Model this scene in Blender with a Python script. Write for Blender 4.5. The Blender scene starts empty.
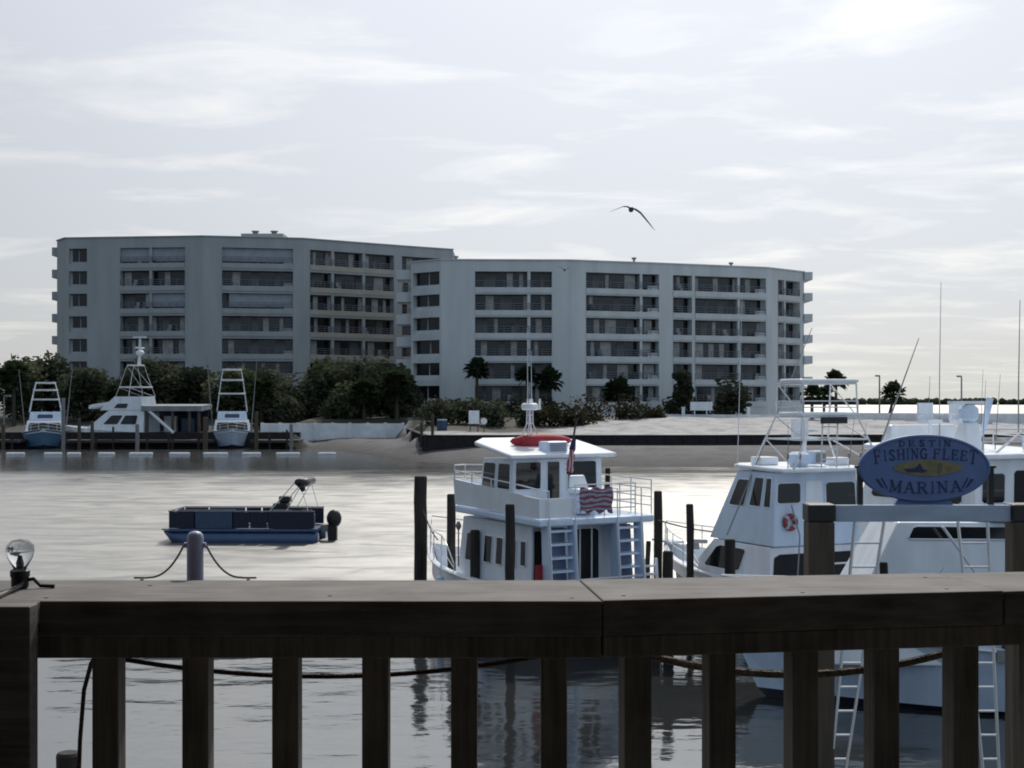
import bpy, bmesh, math, random
from mathutils import Vector, Matrix, noise
random.seed(7)
scene = bpy.context.scene
COL = scene.collection
R = math.radians
F, CX, HY, H = 1400.0, 512.0, 401.0, 5.5       # focal length in pixels, horizon row, eye height over the water

# ------------------------------------------------------------------ camera
cam = bpy.data.cameras.new('camera'); camo = bpy.data.objects.new('camera', cam); COL.objects.link(camo)
camo.location = (0, 0, H); camo.rotation_euler = (R(90), 0, 0)
cam.sensor_width = 36; cam.lens = F / 1024 * 36; cam.shift_y = (HY - 384) / 1024
cam.clip_start = 0.05; cam.clip_end = 30000
scene.camera = camo

# ------------------------------------------------------------------ sky and sun
SUN_AZ, SUN_EL = R(10), R(45)                    # azimuth measured from the view axis towards the right
sun_dir = Vector((math.sin(SUN_AZ)*math.cos(SUN_EL), math.cos(SUN_AZ)*math.cos(SUN_EL), math.sin(SUN_EL)))
world = bpy.data.worlds.new("World"); scene.world = world; world.use_nodes = True
nt = world.node_tree; nt.nodes.clear()
def N(tree, typ, **kw):
    n = tree.nodes.new(typ)
    for k, v in kw.items(): setattr(n, k, v)
    return n
out = N(nt, 'ShaderNodeOutputWorld')
sky = N(nt, 'ShaderNodeTexSky', sky_type='NISHITA', sun_disc=False, sun_elevation=SUN_EL, sun_rotation=SUN_AZ)
sky.air_density = 1.0; sky.dust_density = 2.0
bg1 = N(nt, 'ShaderNodeBackground'); bg1.inputs[1].default_value = 0.07
nt.links.new(sky.outputs[0], bg1.inputs[0])
tc = N(nt, 'ShaderNodeTexCoord')
sep = N(nt, 'ShaderNodeSeparateXYZ'); nt.links.new(tc.outputs['Generated'], sep.inputs[0])
def M_(op, a, b=None, c=None, clamp=False):
    n = N(nt, 'ShaderNodeMath', operation=op, use_clamp=clamp)
    for i, v in enumerate((a, b, c)):
        if v is None: continue
        if isinstance(v, (int, float)): n.inputs[i].default_value = v
        else: nt.links.new(v, n.inputs[i])
    return n.outputs[0]
zc = M_('ADD', M_('MAXIMUM', sep.outputs[2], 0.0), 0.09)
u = M_('DIVIDE', sep.outputs[0], zc); v = M_('DIVIDE', sep.outputs[1], zc)
cmb = N(nt, 'ShaderNodeCombineXYZ'); nt.links.new(u, cmb.inputs[0]); nt.links.new(v, cmb.inputs[1])
mp = N(nt, 'ShaderNodeMapping'); nt.links.new(cmb.outputs[0], mp.inputs[0]); mp.inputs['Scale'].default_value = (0.9, 1.35, 1); mp.inputs['Location'].default_value = (3.1, 0.4, 0)
mp.inputs['Rotation'].default_value = (0, 0, R(7))
n1 = N(nt, 'ShaderNodeTexNoise'); n1.inputs['Scale'].default_value = 1.7; n1.inputs['Detail'].default_value = 7; n1.inputs['Roughness'].default_value = 0.56
nt.links.new(mp.outputs[0], n1.inputs['Vector'])
n1.inputs['Distortion'].default_value = 0.45
bands = N(nt, 'ShaderNodeMapRange', clamp=True); nt.links.new(n1.outputs[0], bands.inputs[0])
for i, vv in ((1, 0.49), (2, 0.71), (3, 0.0), (4, 1.0)): bands.inputs[i].default_value = vv
# glow of the hidden sun: the veil of cloud is brighter towards it
dot = N(nt, 'ShaderNodeVectorMath', operation='DOT_PRODUCT'); nt.links.new(tc.outputs['Generated'], dot.inputs[0]); dot.inputs[1].default_value = Vector((math.sin(SUN_AZ)*math.cos(R(38)), math.cos(SUN_AZ)*math.cos(R(38)), math.sin(R(38))))
gl = M_('POWER', M_('MAXIMUM', M_('MULTIPLY_ADD', dot.outputs['Value'], 0.5, 0.5), 0.0), 6.0)
veil = M_('MULTIPLY_ADD', gl, 0.62, 0.20)      # thin grey veil
crest = M_('MULTIPLY_ADD', gl, 0.80, 0.23)     # thicker, sunlit cloud
lum = N(nt, 'ShaderNodeMix', data_type='FLOAT'); nt.links.new(bands.outputs[0], lum.inputs[0]); nt.links.new(veil, lum.inputs[2]); nt.links.new(crest, lum.inputs[3])
tint = N(nt, 'ShaderNodeMix', data_type='RGBA'); nt.links.new(bands.outputs[0], tint.inputs[0])
tint.inputs[6].default_value = (0.93, 0.975, 1.06, 1); tint.inputs[7].default_value = (1.0, 0.995, 0.985, 1)
hz = M_('POWER', M_('SUBTRACT', 1.0, M_('MAXIMUM', sep.outputs[2], 0.0), clamp=True), 22.0)
tint2 = N(nt, 'ShaderNodeMix', data_type='RGBA'); nt.links.new(hz, tint2.inputs[0]); nt.links.new(tint.outputs[2], tint2.inputs[6]); tint2.inputs[7].default_value = (1.0, 1.03, 1.0, 1)
away = N(nt, 'ShaderNodeMapRange', clamp=True); nt.links.new(dot.outputs['Value'], away.inputs[0])      # clearer, bluer sky behind the viewer
for i, vv in ((1, 0.55), (2, -0.35), (3, 0.0), (4, 1.0)): away.inputs[i].default_value = vv
tint3 = N(nt, 'ShaderNodeMix', data_type='RGBA'); nt.links.new(away.outputs[0], tint3.inputs[0]); nt.links.new(tint2.outputs[2], tint3.inputs[6]); tint3.inputs[7].default_value = (1.42, 1.80, 2.22, 1)
bg2 = N(nt, 'ShaderNodeBackground'); nt.links.new(tint3.outputs[2], bg2.inputs[0]); side = M_('MULTIPLY', away.outputs[0], sep.outputs[0]); nt.links.new(M_('MULTIPLY', lum.outputs[0], M_('MULTIPLY_ADD', side, 0.5, 1.06)), bg2.inputs[1])
mx = N(nt, 'ShaderNodeMixShader'); mx.inputs[0].default_value = 0.86
nt.links.new(bg1.outputs[0], mx.inputs[1]); nt.links.new(bg2.outputs[0], mx.inputs[2]); nt.links.new(mx.outputs[0], out.inputs[0])

sl = bpy.data.lights.new('sun', 'SUN'); sl.energy = 2.2; sl.angle = R(3.0); sl.color = (1.0, 0.95, 0.87)
so = bpy.data.objects.new('sun', sl); COL.objects.link(so); so.location = (0, 60, 60)
so.rotation_euler = (-sun_dir).to_track_quat('-Z', 'Y').to_euler()
vs = scene.view_settings; scene.display_settings.display_device = 'sRGB'
vs.view_transform = 'Standard'; vs.look = 'None'; vs.exposure = 0.36; vs.gamma = 1.0; vs.use_curve_mapping = False
scene.render.engine = 'CYCLES'
scene.cycles.use_denoising = True
scene.cycles.filter_width = 1.9                 # a small phone lens: slightly soft
scene.cycles.max_bounces = 7; scene.cycles.sample_clamp_indirect = 4; scene.cycles.sample_clamp_direct = 12
scene.cycles.caustics_reflective = False; scene.cycles.caustics_refractive = False

# ------------------------------------------------------------------ helpers
def X(px, Y): return (px - CX) / F * Y
def Z(py, Y): return H - (py - HY) / F * Y
def at(px, py, Y): return Vector((X(px, Y), Y, Z(py, Y)))

MATS = {}
def mat(name, col, rough=0.6, var=0.12, scale=3.0, bump=0.0, metal=0.0, spec=0.5, stretch=(1, 1, 1), detail=5):
    if name in MATS: return MATS[name]
    m = bpy.data.materials.new(name); m.use_nodes = True; t = m.node_tree
    b = t.nodes['Principled BSDF']
    b.inputs['Roughness'].default_value = rough; b.inputs['Metallic'].default_value = metal
    b.inputs['Specular IOR Level'].default_value = spec
    co = N(t, 'ShaderNodeTexCoord'); ma = N(t, 'ShaderNodeMapping'); ma.inputs['Scale'].default_value = stretch
    t.links.new(co.outputs['Object'], ma.inputs[0])
    no = N(t, 'ShaderNodeTexNoise'); no.inputs['Scale'].default_value = scale; no.inputs['Detail'].default_value = detail
    t.links.new(ma.outputs[0], no.inputs['Vector'])
    rp = N(t, 'ShaderNodeValToRGB'); t.links.new(no.outputs[0], rp.inputs[0])
    c = Vector(col)
    rp.color_ramp.elements[0].position = 0.3; rp.color_ramp.elements[1].position = 0.7
    rp.color_ramp.elements[0].color = (*(c*(1-var)), 1); rp.color_ramp.elements[1].color = (*(c*(1+var)), 1)
    t.links.new(rp.outputs[0], b.inputs['Base Color'])
    if bump:
        bp = N(t, 'ShaderNodeBump'); bp.inputs['Strength'].default_value = bump; bp.inputs['Distance'].default_value = 0.02
        t.links.new(no.outputs[0], bp.inputs['Height']); t.links.new(bp.outputs[0], b.inputs['Normal'])
    MATS[name] = m; return m

class MB:
    def __init__(s): s.v = []; s.f = []
    def add(s, vs, fs):
        o = len(s.v); s.v += [tuple(p) for p in vs]; s.f += [tuple(i+o for i in q) for q in fs]; return s
    def hexa(s, p): # 8 points: bottom ring 0-3, top ring 4-7
        return s.add(p, [(3,2,1,0), (4,5,6,7), (0,1,5,4), (1,2,6,5), (2,3,7,6), (3,0,4,7)])
    def box(s, x0, x1, y0, y1, z0, z1):
        return s.hexa([(x0,y0,z0),(x1,y0,z0),(x1,y1,z0),(x0,y1,z0),(x0,y0,z1),(x1,y0,z1),(x1,y1,z1),(x0,y1,z1)])
    def cbox(s, c, d): return s.box(c[0]-d[0]/2, c[0]+d[0]/2, c[1]-d[1]/2, c[1]+d[1]/2, c[2]-d[2]/2, c[2]+d[2]/2)
    def tube(s, pts, r, n=8, cap=True):
        pts = [Vector(p) for p in pts]; rr = r if isinstance(r, (list, tuple)) else [r]*len(pts)
        vs = []; fs = []
        up = None
        for i, p in enumerate(pts):
            d = (pts[min(i+1, len(pts)-1)] - pts[max(i-1, 0)]).normalized()
            if up is None: up = Vector((0,0,1)) if abs(d.z) < 0.9 else Vector((1,0,0))
            a = d.cross(up)
            if a.length < 1e-5: a = d.cross(Vector((0,1,0)))
            a.normalize(); b = a.cross(d).normalized(); up = b
            for k in range(n):
                t = 2*math.pi*k/n; vs.append(p + rr[i]*(a*math.cos(t) + b*math.sin(t)))
        for i in range(len(pts)-1):
            for k in range(n):
                fs.append((i*n+k, i*n+(k+1)%n, (i+1)*n+(k+1)%n, (i+1)*n+k))
        if cap: fs += [tuple(range(n-1, -1, -1)), tuple((len(pts)-1)*n+k for k in range(n))]
        return s.add(vs, fs)
    def prism(s, poly, z0, z1): # plan polygon, vertical extrusion
        n = len(poly)
        vs = [(p[0], p[1], z0) for p in poly] + [(p[0], p[1], z1) for p in poly]
        return s.add(vs, [tuple(range(n-1, -1, -1)), tuple(range(n, 2*n))] + [(i, (i+1)%n, n+(i+1)%n, n+i) for i in range(n)])
    def vprism(s, poly, y0, y1): # x-z polygon, extruded along y
        n = len(poly)
        vs = [(p[0], y0, p[1]) for p in poly] + [(p[0], y1, p[1]) for p in poly]
        return s.add(vs, [tuple(range(n)), tuple(range(2*n-1, n-1, -1))] + [(n+i, n+(i+1)%n, (i+1)%n, i) for i in range(n)])
    def sphere(s, c, r, nu=12, nv=8, zmin=-1.0):
        c = Vector(c); r = Vector(r) if not isinstance(r, (int, float)) else Vector((r, r, r)); vs = []; fs = []
        for j in range(nv+1):
            ph = -math.pi/2 + math.pi*j/nv
            for i in range(nu):
                t = 2*math.pi*i/nu
                vs.append((c.x+r.x*math.cos(ph)*math.cos(t), c.y+r.y*math.cos(ph)*math.sin(t), c.z+r.z*max(zmin, math.sin(ph))))
        for j in range(nv):
            for i in range(nu): fs.append((j*nu+i, j*nu+(i+1)%nu, (j+1)*nu+(i+1)%nu, (j+1)*nu+i))
        return s.add(vs, fs)
    def torus(s, c, a, b, Rr, r, n=24, m=8): # ring in the plane spanned by unit vectors a, b
        c, a, b = Vector(c), Vector(a), Vector(b); nn = a.cross(b); vs = []; fs = []
        for i in range(n):
            t = 2*math.pi*i/n; d = a*math.cos(t) + b*math.sin(t)
            for k in range(m):
                q = 2*math.pi*k/m; vs.append(c + d*(Rr + r*math.cos(q)) + nn*r*math.sin(q))
        for i in range(n):
            for k in range(m): fs.append((i*m+k, ((i+1)%n)*m+k, ((i+1)%n)*m+(k+1)%m, i*m+(k+1)%m))
        return s.add(vs, fs)
    def build(s, name, m, parent=None, smooth=False, bevel=0.0):
        me = bpy.data.meshes.new(name); me.from_pydata(s.v, [], s.f); me.validate(); me.update()
        me.materials.append(m)
        bm = bmesh.new(); bm.from_mesh(me); bmesh.ops.recalc_face_normals(bm, faces=bm.faces); bm.to_mesh(me); bm.free()
        if smooth:
            for p in me.polygons: p.use_smooth = True
        o = bpy.data.objects.new(name, me); COL.objects.link(o)
        if parent: o.parent = parent
        if bevel:
            b = o.modifiers.new('bevel', 'BEVEL'); b.width = bevel; b.segments = 2; b.limit_method = 'ANGLE'
        return o
def tag(o, label, cat, group=None):
    o['label'] = label; o['category'] = cat
    if group: o['group'] = group
    return o
def struct(o): o['kind'] = 'structure'; return o
def thing(name, label, cat, loc=(0,0,0), rz=0.0, group=None):
    o = bpy.data.objects.new(name, None); COL.objects.link(o); o.location = loc; o.rotation_euler = (0, 0, rz); o.empty_display_size = 0.3
    return tag(o, label, cat, group)
def lerp(a, b, t): return a + (b-a)*t
def interp(x, xs, ys):
    if x <= xs[0]: return ys[0]
    for i in range(len(xs)-1):
        if x <= xs[i+1]: return lerp(ys[i], ys[i+1], (x-xs[i])/(xs[i+1]-xs[i]))
    return ys[-1]
def sstep(a, b, x):
    t = min(1, max(0, (x-a)/(b-a))); return t*t*(3-2*t)

# ------------------------------------------------------------------ materials
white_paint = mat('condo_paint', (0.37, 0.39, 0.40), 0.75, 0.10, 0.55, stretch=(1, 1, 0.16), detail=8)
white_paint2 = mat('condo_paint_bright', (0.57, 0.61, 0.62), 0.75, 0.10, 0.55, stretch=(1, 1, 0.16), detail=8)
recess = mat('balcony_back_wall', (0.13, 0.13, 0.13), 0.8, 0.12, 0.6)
shutter_m = mat('storm_shutter', (0.32, 0.35, 0.40), 0.6, 0.1, 1.2)
curtain_m = mat('curtain', (0.42, 0.42, 0.40), 0.8, 0.2, 1.5)
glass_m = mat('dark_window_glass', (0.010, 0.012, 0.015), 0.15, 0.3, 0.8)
rail_m = mat('balcony_rail_metal', (0.14, 0.15, 0.18), 0.5, 0.1)
roof_m = mat('roof_gravel', (0.35, 0.34, 0.32), 0.9, 0.2, 2)
gel = mat('boat_gelcoat', (0.80, 0.84, 0.89), 0.28, 0.10, 2.2, stretch=(1, 1, 0.3), detail=8)
gel_b = mat('gelcoat_blue_shade', (0.60, 0.71, 0.87), 0.3, 0.10, 2.2, stretch=(1, 1, 0.3), detail=8)  # white gelcoat with the blue of the shade put into its colour
blue_hull = mat('pale_blue_hull', (0.13, 0.26, 0.42), 0.3, 0.06, 2)
dark_hull = mat('dark_bottom_paint', (0.015, 0.02, 0.035), 0.4, 0.2, 4)
tint = mat('boat_window_tint', (0.012, 0.014, 0.017), 0.06, 0.2, 2)
dark_open = mat('doorway_shade', (0.012, 0.012, 0.014), 0.8, 0.3, 3)  # flat dark panels: the shade inside openings put into the colour
alu = mat('aluminium_tube', (0.72, 0.73, 0.75), 0.3, 0.06, 8, metal=0.6)
alu_w = mat('white_painted_tube', (0.75, 0.77, 0.8), 0.35, 0.06, 8)
pole_m = mat('grey_fibreglass_pole', (0.25, 0.25, 0.26), 0.4, 0.1, 6)
navy = mat('navy_canvas', (0.014, 0.018, 0.04), 0.8, 0.25, 6)
navy_lt = mat('blue_panel', (0.035, 0.065, 0.13), 0.4, 0.15, 4)
pont_blue = mat('pontoon_blue_metal', (0.06, 0.10, 0.20), 0.35, 0.12, 3, metal=0.2)
black_m = mat('black_plastic', (0.012, 0.012, 0.013), 0.5, 0.2, 6)
red_m = mat('red_canvas', (0.34, 0.02, 0.03), 0.7, 0.2, 6)
ring_red = mat('life_ring_red', (0.25, 0.05, 0.06), 0.6, 0.15, 5)
orange_w = mat('life_ring_white', (0.5, 0.48, 0.48), 0.6, 0.1, 5)
pile_m = mat('tarred_piling_wood', (0.022, 0.018, 0.016), 0.85, 0.5, 7, bump=0.5, stretch=(1, 1, 0.2))
post_m = mat('brown_post_wood', (0.085, 0.065, 0.045), 0.8, 0.35, 9, bump=0.4, stretch=(1, 1, 0.1))
dockw = mat('dock_planks', (0.05, 0.045, 0.042), 0.85, 0.35, 4, bump=0.3)
sand_white = (0.40, 0.395, 0.40)
wall_w = mat('white_garden_wall', (0.80, 0.82, 0.85), 0.8, 0.15, 0.8)
timber = mat('dark_bulkhead_timber', (0.019, 0.015, 0.018), 0.85, 0.45, 2.5, bump=0.3)
leaf_m = mat('broad_leaf', (0.10, 0.115, 0.065), 0.9, 0.5, 0.35, spec=0.1)
leaf_d = mat('dark_leaf', (0.075, 0.084, 0.054), 0.9, 0.5, 0.4, spec=0.1)
palm_leaf = mat('palm_frond', (0.028, 0.042, 0.02), 0.8, 0.4, 0.8, spec=0.15)
dune_leaf = mat('dune_scrub', (0.045, 0.041, 0.025), 0.9, 0.45, 0.5, spec=0.05)
bark = mat('palm_bark', (0.06, 0.048, 0.038), 0.9, 0.3, 5, bump=0.3)
sign_blue = mat('sign_blue_paint', (0.105, 0.16, 0.33), 0.5, 0.10, 4)
sign_navy = mat('sign_navy_lettering', (0.011, 0.02, 0.085), 0.5, 0.1, 4)
sign_gold = mat('sign_ochre_paint', (0.20, 0.17, 0.085), 0.55, 0.2, 9)
beam_m = mat('pale_painted_beam', (0.38, 0.44, 0.55), 0.7, 0.14, 6, stretch=(0.3, 1, 1))
rope_m = mat('brown_rope', (0.07, 0.045, 0.035), 0.9, 0.5, 260, bump=0.8)
rope_y = mat('pale_manila_rope', (0.13, 0.105, 0.075), 0.9, 0.5, 140, bump=0.9)
cord_m = mat('grey_cord', (0.14, 0.13, 0.14), 0.8, 0.3, 200)
bollard_m = mat('lavender_painted_steel', (0.36, 0.39, 0.55), 0.45, 0.08, 30)
concrete_pole = mat('pole_grey', (0.22, 0.22, 0.23), 0.7, 0.15, 4)

for lm_ in (leaf_m, leaf_d, palm_leaf, dune_leaf):      # thin leaves let some light through
    t_ = lm_.node_tree; pb_n = t_.nodes['Principled BSDF']; o_ = [n for n in t_.nodes if n.type == 'OUTPUT_MATERIAL'][0]
    tr = N(t_, 'ShaderNodeBsdfTranslucent'); ms_n = N(t_, 'ShaderNodeMixShader'); ms_n.inputs[0].default_value = 0.42
    src = pb_n.inputs['Base Color'].links[0].from_socket; t_.links.new(src, tr.inputs[0])
    t_.links.new(pb_n.outputs[0], ms_n.inputs[1]); t_.links.new(tr.outputs[0], ms_n.inputs[2]); t_.links.new(ms_n.outputs[0], o_.inputs[0])
# weathered wood for the railing close to the lens: grain along the board, stains, pores
def wood(name, c0, c1, axis):
    m = bpy.data.materials.new(name); m.use_nodes = True; t = m.node_tree; b = t.nodes['Principled BSDF']
    co = N(t, 'ShaderNodeTexCoord')
    st = [26, 26, 26]; st[axis] = 1.3
    ma = N(t, 'ShaderNodeMapping'); ma.inputs['Scale'].default_value = st; t.links.new(co.outputs['Object'], ma.inputs[0])
    g = N(t, 'ShaderNodeTexNoise'); g.inputs['Scale'].default_value = 4.0; g.inputs['Detail'].default_value = 9; g.inputs['Roughness'].default_value = 0.62; t.links.new(ma.outputs[0], g.inputs['Vector'])
    s2 = N(t, 'ShaderNodeTexNoise'); s2.inputs['Scale'].default_value = 9; s2.inputs['Detail'].default_value = 6; t.links.new(co.outputs['Object'], s2.inputs['Vector'])
    mixf = N(t, 'ShaderNodeMath', operation='MULTIPLY_ADD'); t.links.new(g.outputs[0], mixf.inputs[0]); mixf.inputs[1].default_value = 0.55
    ad = N(t, 'ShaderNodeMath', operation='MULTIPLY'); t.links.new(s2.outputs[0], ad.inputs[0]); ad.inputs[1].default_value = 0.45; t.links.new(ad.outputs[0], mixf.inputs[2])
    rp = N(t, 'ShaderNodeValToRGB'); t.links.new(mixf.outputs[0], rp.inputs[0])
    rp.color_ramp.elements[0].position = 0.38; rp.color_ramp.elements[1].position = 0.62
    rp.color_ramp.elements[0].color = (*c0, 1); rp.color_ramp.elements[1].color = (*c1, 1)
    t.links.new(rp.outputs[0], b.inputs['Base Color']); b.inputs['Roughness'].default_value = 0.75; b.inputs['Specular IOR Level'].default_value = 0.25
    bp = N(t, 'ShaderNodeBump'); bp.inputs['Strength'].default_value = 0.35; bp.inputs['Distance'].default_value = 0.002
    t.links.new(g.outputs[0], bp.inputs['Height']); t.links.new(bp.outputs[0], b.inputs['Normal'])
    MATS[name] = m; return m
cap_wood = wood('weathered_cap_board', (0.08, 0.074, 0.071), (0.195, 0.183, 0.177), 0)
bal_wood = wood('brown_baluster_wood', (0.10, 0.092, 0.083), (0.22, 0.205, 0.185), 2)

# clear glass of the bulb
glass = bpy.data.materials.new('clear_bulb_glass'); glass.use_nodes = True
gb = glass.node_tree.nodes['Principled BSDF']; gb.inputs['Transmission Weight'].default_value = 1.0; gb.inputs['Roughness'].default_value = 0.03; gb.inputs['IOR'].default_value = 1.45

# ------------------------------------------------------------------ water
def water_material():
    m = bpy.data.materials.new('harbour_water'); m.use_nodes = True; t = m.node_tree; b = t.nodes['Principled BSDF']
    b.inputs['Base Color'].default_value = (0.026, 0.029, 0.03, 1); b.inputs['Roughness'].default_value = 0.10
    b.inputs['IOR'].default_value = 3.9; b.inputs['Specular Tint'].default_value = (1.0, 0.985, 0.945, 1)
    co = N(t, 'ShaderNodeTexCoord')
    def nz(sc, stretch, det, dist=0.0, off=0):
        ma = N(t, 'ShaderNodeMapping'); ma.inputs['Scale'].default_value = stretch; ma.inputs['Location'].default_value = (off, off*0.7, 0); ma.inputs['Rotation'].default_value = (0, 0, R(off*3))
        t.links.new(co.outputs['Object'], ma.inputs[0])
        n = N(t, 'ShaderNodeTexNoise'); n.inputs['Scale'].default_value = sc; n.inputs['Detail'].default_value = det; n.inputs['Distortion'].default_value = dist
        t.links.new(ma.outputs[0], n.inputs['Vector']); return n.outputs[0]
    a = nz(0.55, (0.55, 1.0, 1), 3, 0.3, 2); c = nz(1.9, (0.5, 1.0, 1), 4, 0.2, -1.5); p = nz(0.035, (0.35, 1.0, 1), 3, 0.6, 1)
    s1 = N(t, 'ShaderNodeMath', operation='MULTIPLY_ADD'); t.links.new(c, s1.inputs[0]); s1.inputs[1].default_value = 0.30; t.links.new(a, s1.inputs[2])
    pr = N(t, 'ShaderNodeMapRange'); t.links.new(p, pr.inputs[0]); pr.inputs[1].default_value = 0.35; pr.inputs[2].default_value = 0.65; pr.inputs[3].default_value = 0.55; pr.inputs[4].default_value = 1.15
    bp = N(t, 'ShaderNodeBump'); bp.inputs['Distance'].default_value = 0.06; t.links.new(s1.outputs[0], bp.inputs['Height'])
    t.links.new(pr.outputs[0], bp.inputs['Strength'])
    t.links.new(bp.outputs[0], b.inputs['Normal'])
    # calm between the docks, wind-ruffled on the open basin
    sp = N(t, 'ShaderNodeSeparateXYZ'); t.links.new(co.outputs['Object'], sp.inputs[0])
    ro = N(t, 'ShaderNodeMapRange', interpolation_type='SMOOTHSTEP'); t.links.new(sp.outputs[1], ro.inputs[0])
    for i_, v_ in ((1, 30), (2, 46), (3, 0.07), (4, 0.43)): ro.inputs[i_].default_value = v_
    wv = N(t, 'ShaderNodeMath', operation='MULTIPLY_ADD'); t.links.new(p, wv.inputs[0]); wv.inputs[1].default_value = 70; t.links.new(sp.outputs[1], wv.inputs[2])
    lee = N(t, 'ShaderNodeMapRange', interpolation_type='SMOOTHSTEP'); t.links.new(wv.outputs[0], lee.inputs[0])
    for i_, v_ in ((1, 112), (2, 158), (3, 0.0), (4, 1.0)): lee.inputs[i_].default_value = v_
    sea = N(t, 'ShaderNodeMapRange'); t.links.new(sp.outputs[1], sea.inputs[0])
    for i_, v_ in ((1, 190), (2, 230), (3, 1.0), (4, 0.0)): sea.inputs[i_].default_value = v_
    lm = N(t, 'ShaderNodeMath', operation='MULTIPLY'); t.links.new(lee.outputs[0], lm.inputs[0]); t.links.new(sea.outputs[0], lm.inputs[1])
    rr = N(t, 'ShaderNodeMix', data_type='FLOAT'); t.links.new(lm.outputs[0], rr.inputs[0]); t.links.new(ro.outputs[0], rr.inputs[2]); rr.inputs[3].default_value = 0.14
    stk = nz(1.3, (0.22, 0.42, 1), 9, 1.2, 0.4)
    sm = N(t, 'ShaderNodeMapRange'); t.links.new(stk, sm.inputs[0])
    for i_, v_ in ((1, 0.36), (2, 0.64), (3, 0.83), (4, 1.14)): sm.inputs[i_].default_value = v_
    fr_ = N(t, 'ShaderNodeMath', operation='MULTIPLY'); t.links.new(rr.outputs[0], fr_.inputs[0]); t.links.new(sm.outputs[0], fr_.inputs[1])
    t.links.new(fr_.outputs[0], b.inputs['Roughness'])
    return m
wm = MB(); wm.add([(-9000, -300, 0), (9000, -300, 0), (9000, 16000, 0), (-9000, 16000, 0)], [(0, 1, 2, 3)])
struct(wm.build('water', water_material()))

# ------------------------------------------------------------------ land across the water
def wall_line_y(px): return interp(px, [640, 1200], [186, 150])     # the long white wall on the right
def ground_h(x, y):
    px = CX + F*x/y
    shore = interp(px, [-400, 285, 330, 420, 500, 700, 1100, 1700], [164, 164, 156, 127, 119, 116, 117, 120])
    t = y - shore
    if t < 0: return max(-1.6, t*0.16)
    nzv = noise.noise(Vector((x*0.12, y*0.12, 3.3)))*0.5 + noise.noise(Vector((x*0.4, y*0.4, 1.3)))*0.16
    left = 1.7 + 1.6*sstep(0, 22, t)
    b = min(1.25, t*0.085)
    if y > 136: b = max(b, 1.95) + 1.45*sstep(136, 178, y) + nzv*0.7*sstep(137, 146, y)*(1-sstep(176, 186, y))
    cove = min(1.05, t*0.075) + 2.2*sstep(168.3, 173, y)
    wl = 424 + (min(max(y, 134.6), 169)-134.6)*(406-424)/34.4
    h = lerp(lerp(left, cove, sstep(294, 304, px)), b, sstep(wl-0.5, wl+2.5, px) if y > 134.6 else sstep(404, 440, px))
    if 255 < px <= 304 and y < 168.2: h = min(h, 1.75)
    if px > 700:
        wy = wall_line_y(px)
        q = sstep(wy-1.0, wy+2.5, y)*sstep(760, 815, px)
        h = lerp(h if y < wy-1 else min(h, 2.3), 1.7, q)
        h = lerp(h, -2.0, sstep(206, 226, y)*sstep(790, 850, px))
    return lerp(h, -2.0, sstep(292, 306, y))
gm = MB(); xs = [-190+1.6*i for i in range(260)]; ys = [104+0.8*j for j in range(112)] + [194+3.0*j for j in range(40)]
gm.v = [(x, y, ground_h(x, y)) for y in ys for x in xs]
nx = len(xs)
gm.f = [(j*nx+i, j*nx+i+1, (j+1)*nx+i+1, (j+1)*nx+i) for j in range(len(ys)-1) for i in range(nx-1)
        if max(gm.v[k][2] for k in (j*nx+i, j*nx+i+1, (j+1)*nx+i+1, (j+1)*nx+i)) > -1.5]
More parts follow.
